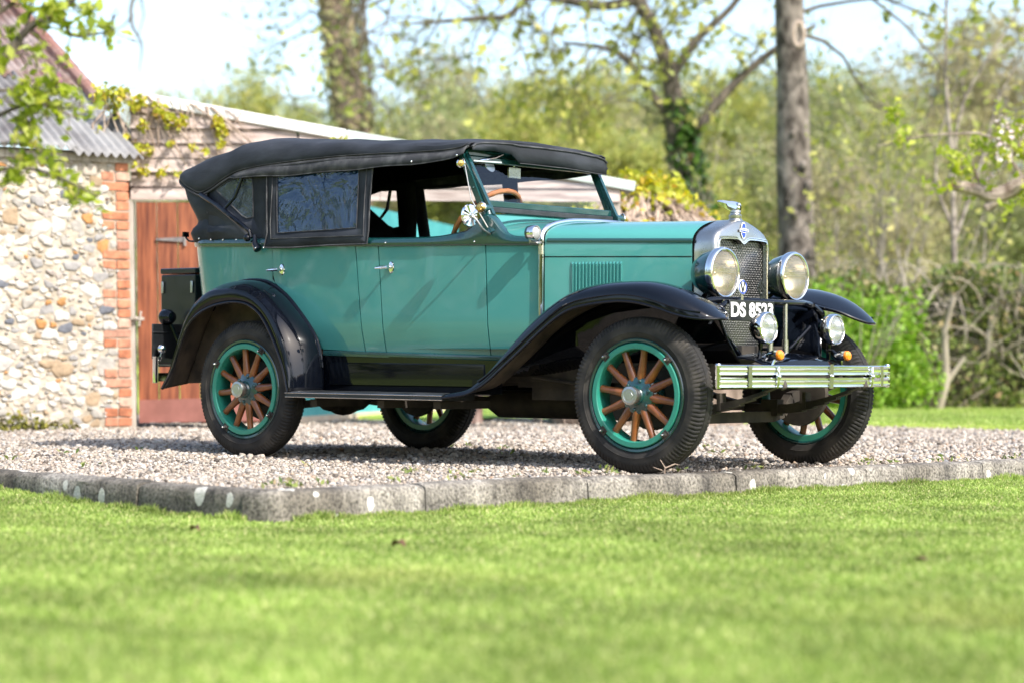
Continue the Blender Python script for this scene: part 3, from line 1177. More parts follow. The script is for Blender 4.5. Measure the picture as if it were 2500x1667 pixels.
def text_mesh(name, body_, size, loc, right, up, mat, parent, sx=1.0, extrude=.001, bold=0.0, align='CENTER', width=None):
    cu = bpy.data.curves.new(name, 'FONT')
    cu.body = body_
    cu.size = size
    cu.extrude = extrude
    cu.offset = bold
    cu.align_x = align
    cu.align_y = 'CENTER'
    tmp = bpy.data.objects.new(name + '_src', cu)
    sc.collection.objects.link(tmp)
    dg = bpy.context.evaluated_depsgraph_get()
    me = bpy.data.meshes.new_from_object(tmp.evaluated_get(dg))
    right, up = Vector(right), Vector(up)
    nrm = right.cross(up)
    if width:
        w0 = max(v.co.x for v in me.vertices) - min(v.co.x for v in me.vertices)
        sx = width / w0
    off = Vector(loc) - (wloc(parent) if parent else Vector((0, 0, 0)))
    for v in me.vertices:
        c = v.co
        v.co = off + right * (c.x * sx) + up * c.y + nrm * c.z
    bpy.data.objects.remove(tmp)
    me.materials.clear()
    me.materials.append(mat)
    o = bpy.data.objects.new(name, me)
    link(o, parent)
    return o


# (lettering across the little bow-tie badge)
text_mesh('lettering', 'CHEVROLET', .0115, (.0915, 0, 1.204), (0, 1, 0), (0, 0, 1), M['white'], emblem, sx=.92, extrude=.0004)
# cap and mascot
mb = MB()
mb.lathe((.035, 0, 1.252), (0, 0, 1), [(.040, 0), (.036, .008), (.032, .013), (.030, .016), (.033, .018), (.034, .030), (.031, .034), (.026, .036), (.024, .042), (.028, .046), (.027, .056), (.018, .062), (.014, .07), (.001, .072)], 28)
cap = build(mb, 'radiator_cap', M['nickel'], car)
mb = MB()
mb.ball((.040, 0, 1.322), .019, 8, sq=(1.25, .8, 1.1))
mb.ball((.052, 0, 1.336), .0125, 8, sq=(1.2, .9, 1))
mb.tube([(.060, 0, 1.336), (.074, 0, 1.331)], [.006, .001], 8)
for s in (-1, 1):
    rows = []
    for u in np.linspace(0, 1, 7):
        x = .045 - .085 * u
        y = s * (.014 + .040 * u)
        z = 1.325 + .030 * u
        c = .036 * (1 - u) ** .5 + .004
        rows.append([(x + c * .3, y, z - c), (x + c * .4, y + s * .003, z), (x, y, z + c * .6), (x - c * .3, y - s * .003, z)])
    mb.grid(rows, closed=True)
build(mb, 'mascot', M['chrome'], cap)

# ---- wings (fenders)
FS = [(-1.20, .855, .345, .372, .74, .63, .372), (-1.05, .855, .362, .400, .73, .60, .405), (-.97, .855, .392, .447, .72, .585, .455), (-.89, .855, .435, .513, .71, .565, .525),
      (-.80, .855, .50, .602, .705, .54, .61), (-.708, .855, .567, .695, .70, .51, .70), (-.589, .855, .655, .79, .70, .475, .78), (-.456, .855, .745, .866, .70, .45, .835),
      (-.348, .855, .793, .904, .70, .44, .86), (-.208, .855, .816, .926, .70, .44, .872), (-.06, .855, .826, .931, .70, .45, .87), (.06, .853, .815, .925, .70, .46, .86),
      (.17, .848, .788, .900, .70, .475, .84), (.25, .835, .762, .868, .70, .495, .82), (.32, .81, .745, .828, .69, .53, .80), (.38, .775, .738, .784, .68, .58, .768),
      (.418, .73, .738, .752, .675, .63, .748), (.43, .70, .741, .744, .68, .66, .744)]


def front_wing(s):
    st = smooth_path(FS, 64)
    rows, lip, inner = [], [], []
    for x, yo, zl, zc, yc, yi, zi in st:
        row = []
        for k in range(7):
            t = k / 7
            row.append((x, s * (yi + (yc - yi) * t), zi + (zc - zi) * math.sin(t * math.pi / 2)))
        z2 = zl + min(.03, (zc - zl) * .3)
        for k in range(9):
            t = k / 8 * math.pi / 2
            row.append((x, s * (yc + (yo - yc) * math.sin(t) ** .9), z2 + (zc - z2) * math.cos(t) ** .85))
        row.append((x, s * (yo + .002), (z2 + zl) / 2))
        row.append((x, s * yo, zl))
        rows.append(row)
        lip.append(row[-1])
        inner.append(row[0])
    mb = MB()
    mb.grid(rows)
    w = build(mb, 'wing', [M['black'], M['inner_fender']], car, solid=.004)
    w.modifiers[0].material_offset = 1
    mb = MB()
    # rolled edge along the outside and round the nose
    nose = [(p[0], p[1], p[2]) for p in inner[-22:]][::-1]
    mb.tube([(p[0], p[1] - s * .002, p[2] + .002) for p in lip] + [(p[0] + .002, p[1], p[2] - .002) for p in nose], .0075, 8)
    mb.tube([(p[0], p[1] + s * .001, p[2] + .034) for p in lip[8:-8]], .0045, 6)
    build(mb, 'wing_beading', M['black'], w)
    # inner valance down to the frame
    mb = MB()
    rows = []
    for i, p in enumerate(inner):
        if p[0] > .253:
            break
        u = min(1, max(0, (p[0] + .9) / 1.15))
        ym = max(.36 + (abs(p[1]) - .36) * .45, (hw(p[0]) + .012) if -1.2 < p[0] < -.35 else 0)
        rows.append([(p[0], p[1], p[2]), (p[0] + .02 * u, s * max(ym, .36 + (abs(p[1]) - .36) * .8), .50 + (p[2] - .50) * .8), (p[0] + .04 * u, s * ym, .50 + (p[2] - .50) * .45), (p[0] + .085 * u, s * .352, .46 if p[0] < -.35 else .50)])
    mb.grid(rows)
    v = build(mb, 'wing_valance', [M['black'], M['inner_fender']], w, solid=.003)
    return w


def rear_wing(s):
    Lp = [(-3.33, .37), (-3.255, .47), (-3.195, .595), (-3.13, .715), (-3.045, .787), (-2.94, .830), (-2.837, .850), (-2.732, .856), (-2.624, .836), (-2.526, .772), (-2.436, .648), (-2.365, .511), (-2.319, .366)]
    Sp = [(-3.345, .372), (-3.278, .475), (-3.222, .605), (-3.162, .741), (-3.088, .845), (-2.975, .918), (-2.84, .934), (-2.735, .928), (-2.592, .887), (-2.462, .788), (-2.370, .645), (-2.320, .49), (-2.303, .366)]
    n = 60
    L_, S_, J_ = smooth_path(Lp, n), smooth_path(Sp, n), smooth_path(JP, n)
    C = np.array([-2.75, .45])
    rows = []
    for a, b, c in zip(L_, S_, J_):
        o = (b - C) / np.linalg.norm(b - C)
        yj = .60 if c[0] < -3.1 else .622
        row = [(a[0], s * .856, a[1])]
        m1 = a + (b - a) * .55 + o * .006
        row.append((m1[0], s * .858, m1[1]))
        m2 = a + (b - a) * .88 + o * .004
        row.append((m2[0], s * .850, m2[1]))
        row.append((b[0], s * .836, b[1]))
        for t in (.12, .3, .5, .7, .88, 1.0):
            q = b + (c - b) * t + o * .02 * math.sin(math.pi * t)
            row.append((q[0], s * (.836 + (yj - .836) * t), q[1]))
        rows.append(row)
    mb = MB()
    mb.grid(rows)
    w = build(mb, 'wing', [M['black'], M['inner_fender']], car, solid=.004, angle=50)
    w.modifiers[0].material_offset = 1
    mb = MB()
    mb.tube([(r[0][0], r[0][1], r[0][2]) for r in rows], .0075, 8)
    mb.tube([(r[-1][0] + .0, r[-1][1] + s * .012, r[-1][2] + .004) for r in rows[14:-4]], .010, 8, mi=0)
    build(mb, 'wing_beading', M['black'], w)


for s in (-1, 1):
    mb = MB()
    jp = [p for p in smooth_path(JP, 40)]
    outer_ = [(p[0], s * (ys(max(p[0], -3.24), p[1]) + .004 if p[0] > -3.2 else .606), p[1]) for p in jp]
    inner_ = [(-2.75 + (p[0] + 2.75) * .2, s * .638, .42 + (p[1] - .42) * .2) for p in jp]
    mb.grid([outer_, inner_])
    build(mb, 'wheel_arch_lining', M['inner_fender'], car)
for s in (-1, 1):
    front_wing(s)
    rear_wing(s)
    # running board and splash apron
    mb = MB()
    rows = []
    for x in np.linspace(-2.335, -1.195, 12):
        z = .372 - (x + 2.335) * .003
        rows.append([(x, s * .60, z - .03), (x, s * .60, z), (x, s * .70, z + .001), (x, s * .80, z), (x, s * .838, z - .002), (x, s * .853, z - .008), (x, s * .858, z - .018), (x, s * .856, z - .033), (x, s * .84, z - .038), (x, s * .62, z - .036)])
    mb.grid(rows, closed=True)
    mb.add(rows[0], [tuple(range(10))])
    mb.add(rows[-1], [tuple(range(10))[::-1]])
    rb = build(mb, 'running_board', M['boardrubber'], car)
    mb = MB()
    for yy, dz in ((.859, -.012), (.858, -.034)):
        mb.tube([(x, s * yy, .372 - (x + 2.335) * .003 + dz) for x in (-2.335, -1.195)], .003, 6)
    build(mb, 'edge_trim', M['nickel'], rb)
    mb = MB()
    mb.grid([[(x, s * (.618 - .012 * (1 - v)), .365 + (zsill(x) - .02 - .365) * v) for x in np.linspace(-2.30, -1.0, 16)] for v in np.linspace(0, 1, 5)])
    rows = []
    for d, o in ((0, .0), (.006, .007), (.018, .008)):
        rows.append([(x, s * (.614 + o), z) for x, z in ((-2.235 + d, .40 + d), (-1.11 - d, .398 + d), (-1.11 - d, .522 - d), (-2.235 + d, .528 - d))])
    mb.grid(rows, closed=True)
    mb.add(rows[-1], [(0, 1, 2, 3)])
    build(mb, 'splash_apron', M['black'], car)

# ---- wheels
def make_wheel(x, y, s, yaw, spin):
    w = empty('wheel', (x, y, .3735), parent=car)
    w.rotation_euler = (0, 0, yaw)
    n = 327
    ay = Vector((0, s, 0))
    # tyre
    prof = [(.272, -.050), (.276, -.060), (.288, -.067), (.302, -.0705), (.304, -.0725), (.308, -.071), (.325, -.0715), (.342, -.069), (.352, -.064), (.366, -.056), (.374, -.049), (.379, -.038), (.3805, -.022), (.376, -.019), (.376, -.016), (.381, -.013), (.381, .0)]
    prof = [(r, -h) for r, h in prof]
    prof = prof + [(r, -h) for r, h in prof[::-1][1:]]
    mb = MB()
    rows = []
    for k in range(n):
        t = 2 * math.pi * k / n
        row = []
        for j, (r, h) in enumerate(prof):
            jj = min(j, len(prof) - 1 - j)
            rr = r
            tt = t
            if 7 <= jj <= 12:
                g = (k % 3 == 0)
                if g:
                    rr = r - (.004, .009, .009, .009, .006, .002)[jj - 7]
                tt = t + (0, 0, .002, .006, .012, .016)[jj - 7] * (1 if j == jj else -1)
            row.append((rr * math.cos(tt), h * s, rr * math.sin(tt)))
        rows.append(row)
    rows.append(rows[0])
    mb.grid(rows)
    build(mb, 'tyre', M['tyre'], w, local=True, angle=30)
    # rim and felloe
    mb = MB()
    mb.lathe((0, 0, 0), ay, [(.277, .046), (.2765, .063), (.272, .0675), (.262, .066), (.256, .060), (.254, .050)], 64, 1)
    mb.lathe((0, 0, 0), ay, [(.254, .050), (.253, .068), (.250, .0705), (.228, .0705), (.2245, .067), (.222, .045), (.221, -.035), (.226, -.045), (.254, -.045)], 64, 0)
    mb.lathe((0, 0, 0), ay, [(.254, -.045), (.262, -.055), (.272, -.050)], 64, 1)
    rim = build(mb, 'rim', [M['rim_teal'], M['dkgreen']], w, local=True)
    # spokes
    for k in range(12):
        mb = MB()
        t = 2 * math.pi * (k + .5) / 12 + spin
        d = Vector((math.cos(t), 0, math.sin(t)))
        tv = Vector((-math.sin(t), 0, math.cos(t)))
        rings = []
        for r, a, b in ((.075, .021, .021), (.10, .023, .022), (.13, .020, .0215), (.18, .0172, .020), (.205, .0172, .0195), (.222, .019, .0195)):
            rings.append([d * r + tv * (a * math.cos(u)) + ay * (.034 + b * .9 * math.sin(u)) for u in [2 * math.pi * q / 12 for q in range(12)]])
        mb.grid(rings, closed=True)
        build(mb, 'spoke', M['spoke'], w, local=True)
    # hub
    mb = MB()
    mb.lathe((0, 0, 0), ay, [(.001, -.05), (.10, -.05), (.10, .03), (.090, .040), (.089, .047), (.082, .051), (.062, .053), (.048, .062), (.043, .075), (.040, .078)], 40, 0)
    for k in range(6):
        t = 2 * math.pi * k / 6 + .3
        mb.lathe((.071 * math.cos(t), s * .05, .071 * math.sin(t)), ay, [(.0095, 0), (.0095, .006), (.006, .010), (.001, .011)], 8, 0)
    mb.lathe((0, 0, 0), ay, [(.039, .07), (.038, .095), (.041, .096), (.0445, .10), (.0455, .118), (.0445, .121), (.040, .122), (.033, .1235), (.031, .122), (.0205, .122), (.019, .1235), (.001, .1235)], 40, 1)
    build(mb, 'hub', [M['dkgreen'], M['alloy']], w, local=True)
    for k in range(4):
        mb = MB()
        t = R(36) + k * math.pi / 2 + spin
        c = Vector((.254 * math.cos(t), s * .06, .254 * math.sin(t)))
        tv = Vector((-math.sin(t), 0, math.cos(t)))
        d = Vector((math.cos(t), 0, math.sin(t)))
        mb.bar(c - tv * .02, c + tv * .02, .034, .024, up=ay, mi=0)
        mb.lathe(c + ay * .008, ay, [(.0125, 0), (.0125, .014), (.007, .016)], 6, 0)
        mb.lathe(c + ay * .022, ay, [(.007, 0), (.0065, .012), (.004, .016), (.0005, .017)], 8, 1)
        build(mb, 'rim_clamp', [M['under'], M['chrome']], w, local=True, smooth=True)
    mb = MB()
    mb.lathe((0, 0, 0), ay, [(.001, -.10), (.15, -.10), (.160, -.095), (.163, -.06), (.155, -.052), (.06, -.045)], 40)
    mb.lathe((0, 0, 0), ay, [(.165, -.075), (.172, -.085), (.168, -.105), (.12, -.11), (.001, -.11)], 40)
    build(mb, 'brake_drum', M['under'], w, local=True)
    return w


make_wheel(0, -.735, -1, .054, .12)
make_wheel(-2.718, -.735, -1, 0, .36)
make_wheel(0, .735, 1, .054, .05)
make_wheel(-2.718, .735, 1, 0, .2)

# ---- chassis
mb = MB()
for s in (-1, 1):
    mb.box((-3.35, s * .37 - .03, .43), (.42, s * .37 + .03, .53))
    # dumb irons
    mb.tube([(.40, s * .37, .50), (.50, s * .37, .475), (.565, s * .37, .44), (.58, s * .37, .41)], [.04, .034, .026, .018], 10)
mb.box((-3.3, -.36, .48), (-.9, .36, .56))
build(mb, 'chassis', M['under'], car)
mb = MB()
rows = []
for y in np.linspace(-.37, .37, 12):
    b_ = .03 * (1 - (y / .37) ** 2)
    rows.append([(.13, y, .55 + b_), (.28, y, .56 + b_), (.40, y, .55 + b_), (.475, y, .52 + b_), (.49, y, .485 + b_ * .4), (.47, y, .45)])
mb.grid(rows)
build(mb, 'front_apron', M['black'], car, solid=.004)
for s in (-1, 1):
    mb = MB()
    for k in range(6):
        f = 1 - k * .13
        pts = []
        for u in np.linspace(-1, 1, 13):
            pts.append((.02 + u * .53 * f, s * .385, .315 + .105 * (u * f) ** 2 - k * .008))
        for a, c in zip(pts, pts[1:]):
            mb.bar(a, c, .046, .0085)
    mb.box((-.04, s * .385 - .03, .26), (.06, s * .385 + .03, .345))
    mb.bar((.22, s * .385, .30), (.22, s * .385, .385), .054, .02, up=(1, 0, 0))
    build(mb, 'leaf_spring', M['under'], car, smooth=False)
    mb = MB()
    for k in range(5):
        f = 1 - k * .15
        pts = [(-2.72 + u * .62 * f, s * .45, .30 + .11 * (u * f) ** 2 - k * .008) for u in np.linspace(-1, 1, 13)]
        for a, c in zip(pts, pts[1:]):
            mb.bar(a, c, .046, .0085)
    build(mb, 'leaf_spring', M['under'], car, smooth=False)
mb = MB()
pts = [(0, -.66, .37), (0, -.56, .35), (0, -.48, .275), (0, -.38, .255), (0, .38, .255), (0, .48, .275), (0, .56, .35), (0, .66, .37)]
for a, c in zip(pts, pts[1:]):
    mb.bar(a, c, .045, .055)
mb.tube([(-.16, -.64, .30), (-.16, .64, .30)], .013, 8)
mb.tube([(-.02, -.62, .33), (-.02, -.64, .46)], .02, 8)
build(mb, 'front_axle', M['under'], car, smooth=False)
mb = MB()
mb.tube([(-2.718, -.66, .373), (-2.718, -.2, .373), (-2.718, -.12, .373), (-2.718, .12, .373), (-2.718, .2, .373), (-2.718, .66, .373)], [.04, .045, .13, .13, .045, .04], 16)
mb.ball((-2.718, 0, .373), .155, 10, sq=(1, .9, 1))
mb.tube([(-2.6, 0, .38), (-1.3, 0, .45)], .04, 10)
build(mb, 'rear_axle', M['under'], car)
mb = MB()
mb.tube([(-.35, .10, .33), (-.9, .10, .31), (-1.0, .1, .3), (-1.6, .1, .3), (-1.7, .1, .31), (-3.2, .25, .34)], [.03, .03, .075, .075, .03, .03], 14)
mb.tube([(-.10, -.30, .31), (-.72, -.28, .305)], .05, 14)
mb.box((-1.02, -.34, .335), (-.66, .1, .47))
mb.box((-.62, -.36, .30), (-.46, -.2, .48))
mb.lathe((-.42, -.33, .31), (0, 1, 0), [(.001, -.06), (.07, -.06), (.078, -.02), (.078, .03), (.05, .08), (.001, .08)], 20)
mb.tube([(-.95, -.42, .455), (-.2, -.42, .37)], .008, 8)
mb.box((-1.1, -.36, .40), (.1, .36, .62))
mb.ball((-.45, 0, .36), .2, 10, sq=(1.6, .8, .6))
for x in (-2.25, -1.75, -1.35):
    mb.box((x, -.75, .285), (x + .05, -.35, .325))
build(mb, 'exhaust', M['under'], car, smooth=True)

# ---- bumper
def bump_x(y):
    a = abs(y)
    return interp(a, [(0, .605), (.2, .600), (.43, .573), (.602, .532), (.72, .50), (.78, .478)])


ysb = np.linspace(-.778, .778, 41)
mb = MB()
for z0, z1 in ((.476, .5225), (.4165, .463)):
    h = z1 - z0
    rows = []
    for y in ysb:
        x = bump_x(y)
        rows.append([(x - .010, y, z0), (x, y, z0 - .001), (x + .004, y, z0 + .003), (x + .003, y, z0 + h * .20), (x + .0005, y, z0 + h * .23), (x + .0045, y, z0 + h * .29), (x + .0055, y, z0 + h * .5),
                     (x + .0045, y, z0 + h * .71), (x + .0005, y, z0 + h * .77), (x + .003, y, z0 + h * .80), (x + .004, y, z1 - .003), (x, y, z1 + .001), (x - .010, y, z1)])
    mb.grid(rows, closed=True)
    mb.add(rows[0], [tuple(range(13))])
    mb.add(rows[-1], [tuple(range(13))[::-1]])
for y in (-.772, .772):
    mb.lathe((bump_x(y) - .012, y, .41), (0, 0, 1), [(.001, 0), (.012, .002), (.014, .012), (.014, .108), (.016, .112), (.012, .120), (.001, .122)], 14)
bumper = build(mb, 'bumper', M['chrome'], car, angle=30)
mb = MB()
mb.bar((bump_x(0) + .007, 0, .410), (bump_x(0) + .007, 0, .529), .007, .030, up=(0, 1, 0))
mb.ball((bump_x(0) + .012, 0, .470), .010, 7)
build(mb, 'bumper_clamp', M['chrome'], bumper)
for y in (-.432, .432):
    mb = MB()
    x = bump_x(y) + .006
    mb.tube([(x, y, .415), (x + .006, y, .44), (x + .007, y, .50), (x + .004, y + .004, .515)], [.006, .008, .006, .007], 8)
    mb.ball((x + .008, y, .468), .014, 8)
    build(mb, 'bumper_clamp', M['chrome'], bumper)
for y in (-.602, .602):
    mb = MB()
    x = bump_x(y) + .006
    mb.bar((x, y, .418), (x, y, .521), .004, .028, up=(0, 1, 0))
    build(mb, 'bumper_clamp', M['chrome'], bumper)
for y in (-.432, .432):
    mb = MB()
    sg = 1 if y > 0 else -1
    mb.bar((.57, y, .468), (.40, sg * .39, .485), .012, .05)
    build(mb, 'bumper_iron', M['black'], bumper, smooth=False)

# ---- lamps
def lamp(name, c, r, depth, mat, refl, lens, s=1, lines=True, label=None):
    c = Vector(c)
    ax = Vector((1, 0, 0))
    mb = MB()
    mb.lathe(c, ax, [(r * .97, .0), (r * .96, -.012), (r * .93, -.035), (r * .82, -depth * .55), (r * .6, -depth * .82), (r * .34, -depth * .96), (.001, -depth)], 40)
    l = build(mb, name, mat, car)
    mb = MB()
    mb.lathe(c, ax, [(r * .955, -.020), (r * 1.0, -.018), (r * 1.025, -.004), (r * 1.02, .008), (r * .985, .017), (r * .93, .020), (r * .885, .017), (r * .87, .010)], 48)
    build(mb, 'lamp_rim', M['chrome'], l)
    mb = MB()
    mb.lathe(c, ax, [(r * .90, .002), (r * .8, -.3 * r), (r * .6, -.55 * r), (r * .3, -.72 * r), (.001, -.76 * r)], 40)
    mb.ball(c + ax * (-.42 * r), r * .11, 8)
    build(mb, 'reflector', refl, l)
    mb = MB()
    mb.lathe(c, ax, [(r * .885, .010), (r * .7, .0165), (r * .4, .021), (.001, .023)], 40)
    if lines:
        for k in range(5):
            zz = r * (.70 - .17 * k)
            hw_ = math.sqrt(max(0, (r * .86) ** 2 - zz * zz))
            pts = []
            for u in np.linspace(-1, 1, 9):
                y = hw_ * u
                rr = math.sqrt(y * y + zz * zz) / r
                pts.append(c + Vector((interp(rr, [(0, .023), (.4, .021), (.7, .0165), (.885, .010)]), y, zz)))
            mb.tube(pts, .0022 if r > .1 else .0013, 6)
    build(mb, 'lamp_glass', lens, l)
    return l


for s in (-1, 1):
    h = lamp('headlamp', (.179, s * .319, .976), .1275, .17, M['dkgreen'], M['reflector'], M['lens'])
    mb = MB()
    mb.tube([(.13, s * .319, .865), (.13, s * .319, .845)], [.03, .022], 12)
    mb.tube([(.08, s * .30, .90), (.03, s * .27, .86)], .012, 8)
    build(mb, 'lamp_bracket', M['black'], h)
    f = lamp('fog_lamp', (.432, s * .310, .704), .0775, .085, M['black'], M['reflector2'], M['lens2'])
    mb = MB()
    mb.tube([(.40, s * .31, .645), (.40, s * .31, .60), (.395, s * .315, .56), (.40, s * .34, .50)], [.014, .011, .011, .014], 10)
    mb.tube([(.39, s * .31, .60), (.43, s * .30, .60), (.46, s * .309, .57)], .008, 8)
    build(mb, 'lamp_bracket', M['black'], f)
    mb = MB()
    mb.lathe((.505, s * .309, .572), (1, 0, 0), [(.001, -.072), (.012, -.066), (.022, -.045), (.026, -.015), (.027, .0)], 20)
    mb.tube([(.48, s * .309, .55), (.47, s * .33, .50)], .008, 8)
    ind = build(mb, 'indicator', M['chrome'], car)
    mb = MB()
    mb.lathe((.505, s * .309, .572), (1, 0, 0), [(.026, 0), (.0255, .012), (.019, .020), (.001, .023)], 20)
    build(mb, 'indicator_lens', M['amber'], ind)
    mb = MB()
    mb.tube([(.295, s * .07, .57), (.295, s * .07, .65)], .016, 14)
    mb.tube([(.295, s * .07, .65), (.295, s * .07, .83)], .0115, 14)
    build(mb, 'lamp_post', M['nickel'], car)
    # brace from frame up to the wing
    mb = MB()
    mb.tube([(.20, s * .20, .575), (.215, s * .42, .72)], .012, 10)
    mb.tube([(.25, s * .40, .83), (.26, s * .46, .79), (.23, s * .52, .72)], [.012, .02, .012], 10)
    build(mb, 'wing_stay', M['black'], car)
mb = MB()
mb.tube([(.19, -.56, .80), (.187, -.46, .835), (.20, -.38, .842), (.28, -.24, .838), (.295, 0, .836), (.28, .24, .838), (.20, .38, .842), (.187, .46, .835), (.19, .56, .80)], [.012, .02, .018, .016, .015, .016, .018, .02, .012], 12)
build(mb, 'lamp_bar', M['black'], car)

# number plate
mb = MB()
px, pc = .318, -.262
mb.box((px - .004, pc - .195, .739), (px, pc + .195, .840))
plate = build(mb, 'number_plate', M['plate'], car, bevel=.002)
text_mesh('lettering', 'DS 8523', .096, (px + .0012, pc - .002, .7885), (0, 1, 0), (0, 0, 1), M['white'], plate, extrude=.0008, bold=.0030, width=.368)
# club badges on the bar
mb = MB()
c = (.285, -.305, .905)
mb.lathe(c, (1, 0, 0), [(.001, .004), (.026, .004), (.027, .005), (.036, .005), (.038, 0)], 28, 2)
mb.lathe((c[0] + .001, c[1], c[2]), (1, 0, 0), [(.0275, .0055), (.0345, .0055)], 28, 1)
mb.bar((c[0], c[1], .872), (c[0], c[1], .83), .02, .004, up=(1, 0, 0))
badge = build(mb, 'club_badge', [M['chrome'], M['blue'], M['white']], car)
mb = MB()
mb.prism([(c[0] + .005, c[1] + a, c[2] + b) for a, b in ((-.022, .028), (-.014, .028), (0, -.012), (.014, .028), (.022, .028), (.004, -.028), (-.004, -.028))], (.002, 0, 0))
build(mb, 'badge_letter', M['plate'], badge, smooth=False)
mb = MB()
c = (.292, -.145, .905)
for a, b in (((0, .038), (.034, 0)), ((.034, 0), (0, -.038)), ((0, -.038), (-.034, 0)), ((-.034, 0), (0, .038)), ((-.016, -.02), (0, .026)), ((.016, -.02), (0, .026)), ((-.010, -.004), (.010, -.004))):
    mb.bar((c[0], c[1] + a[0], c[2] + a[1]), (c[0], c[1] + b[0], c[2] + b[1]), .009, .004, up=(1, 0, 0))
mb.bar((c[0], c[1], .872), (c[0], c[1], .83), .018, .004, up=(1, 0, 0))
build(mb, 'club_badge', M['plate'], car, smooth=False)

# ---- windscreen
ws = empty('windscreen', (-1.2, 0, 1.25), parent=car)
for s in (-1, 1):
    mb = MB()
    mb.bar((-1.128, s * .553, 1.235), (-1.335, s * .560, 1.655), .034, .036, up=(0, 1, 0))
    mb.bar((-1.118, s * .548, 1.30), (-1.316, s * .553, 1.655), .018, .022, up=(0, 1, 0))
    for u in (.25, .5, .78):
        p = Vector((-1.128, s * .574, 1.235)).lerp(Vector((-1.335, s * .58, 1.655)), u)
        mb.ball(p, .006, 6)
    mb.tube([(-1.10, s * .555, 1.20), (-1.128, s * .556, 1.25), (-1.150, s * .556, 1.32)], [.045, .032, .022], 12)
    mb.tube([(-1.06, s * .572, 1.200), (-1.10, s * .56, 1.255)], .008, 8)
    mb.tube([(-1.145, s * .54, 1.335), (-1.145, s * .60, 1.335)], .02, 12)
    build(mb, 'windscreen_post', M['dkgreen'], ws)
    mb = MB()
    mb.lathe((-1.152, s * .602, 1.336), (.35, s, 0), [(.001, .030), (.016, .028), (.026, .018), (.027, .006), (.022, 0)], 20, 0)
    mb.lathe((-1.152, s * .602, 1.336), (.35, s, 0), [(.0265, .004), (.030, .006), (.030, .012), (.0265, .016)], 20, 1)
    build(mb, 'thumb_nut', [M['brass'], M['chrome']], ws)
    mb = MB()
    mb.lathe((-1.316, s * .585, 1.575), (.75, s * .66, 0), [(.001, .030), (.016, .028), (.020, .02), (.021, -.02)], 20, 0)
    mb.lathe((-1.316, s * .585, 1.575), (.75, s * .66, 0), [(.0205, .016), (.0235, .018), (.0235, .026), (.018, .03)], 20, 1)
    build(mb, 'thumb_nut', [M['brass'], M['chrome']], ws)
mb = MB()
for y0, y1 in ((-.535, .535),):
    mb.bar((-1.178, y0, 1.362), (-1.178, y1, 1.362), .022, .034, up=(0, 0, 1))
    mb.bar((-1.303, y0, 1.605), (-1.303, y1, 1.605), .022, .03)
    mb.bar((-1.322, y0, 1.640), (-1.322, y1, 1.640), .03, .036)
build(mb, 'windscreen_frame', M['dkgreen'], ws, smooth=False, bevel=.004)
mb = MB()
mb.bar((-1.168, -.54, 1.331), (-1.168, .54, 1.331), .02, .028)
build(mb, 'rubber_seal', M['boardrubber'], ws, smooth=False, bevel=.004)
mb = MB()
mb.add([(-1.182, -.53, 1.37), (-1.182, .53, 1.37), (-1.302, .53, 1.60), (-1.302, -.53, 1.60)], [(0, 1, 2, 3)])
build(mb, 'windscreen_glass', M['glass'], ws, smooth=False, recalc=False)
mb = MB()
mb.tube([(-1.280, -.515, 1.585), (-1.285, -.43, 1.605), (-1.280, -.34, 1.622), (-1.285, -.27, 1.645)], [.004, .006, .007, .0045], 8)
mb.bar((-1.272, -.53, 1.592), (-1.272, -.30, 1.597), .004, .008)
build(mb, 'wiper', M['chrome'], ws)

# mirror on the near post, interior mirror
mb = MB()
mc = Vector((-1.135, -.715, 1.288))
n = 36
rows = []
for r, h in ((.001, .012), (.014, .012), (.018, .006), (.056, .002), (.060, -.002), (.058, -.010), (.001, -.012)):
    rows.append([mc + Vector((h + (.006 * (1 if (k // 2) % 2 else -.2) if .015 < r < .057 else 0), r * math.cos(2 * math.pi * k / n), r * math.sin(2 * math.pi * k / n))) for k in range(n)])
mb.grid(rows, closed=True)
mb.tube([mc + Vector((.02, 0, 0)), mc + Vector((.0, 0, 0))], [.012, .016], 12)
mir = build(mb, 'wing_mirror', M['chrome'], car, angle=12)
mb = MB()
mb.tube([mc + Vector((.015, .0, 0)), (-1.10, -.70, 1.262), (-1.095, -.66, 1.22), (-1.095, -.60, 1.195)], .0055, 8)
mb.tube([(-1.30, -.575, 1.60), (-1.20, -.63, 1.38), (-1.11, -.60, 1.23)], .0035, 6)
build(mb, 'mirror_arm', M['nickel'], mir)
mb = MB()
mb.box((-1.335, -.175, 1.525), (-1.322, -.075, 1.585))
mb.tube([(-1.33, -.125, 1.585), (-1.325, -.125, 1.63)], .006, 8)
build(mb, 'interior_mirror', M['nickel'], car, bevel=.006)
mb = MB()
mb.lathe((-1.30, -.365, 1.575), (.9, 0, .4), [(.001, .0), (.036, 0), (.036, .004), (.001, .005)], 24)
build(mb, 'wiper_motor', M['alloy'], ws)

# scuttle lamp
cl = lamp('scuttle_lamp', (-.800, -.600, 1.193), .0385, .055, M['dkgreen'], M['reflector2'], M['lens3'], lines=False)
mb = MB()
mb.tube([(-.825, -.600, 1.16), (-.825, -.60, 1.145), (-.80, -.575, 1.143), (-.80, -.535, 1.145)], .008, 8)
build(mb, 'lamp_stalk', M['nickel'], cl)
cl = lamp('scuttle_lamp', (-.800, .600, 1.193), .0385, .055, M['dkgreen'], M['reflector2'], M['lens3'], lines=False)
mb = MB()
mb.tube([(-.825, .600, 1.16), (-.825, .60, 1.145), (-.80, .575, 1.143), (-.80, .535, 1.145)], .008, 8)
build(mb, 'lamp_stalk', M['nickel'], cl)

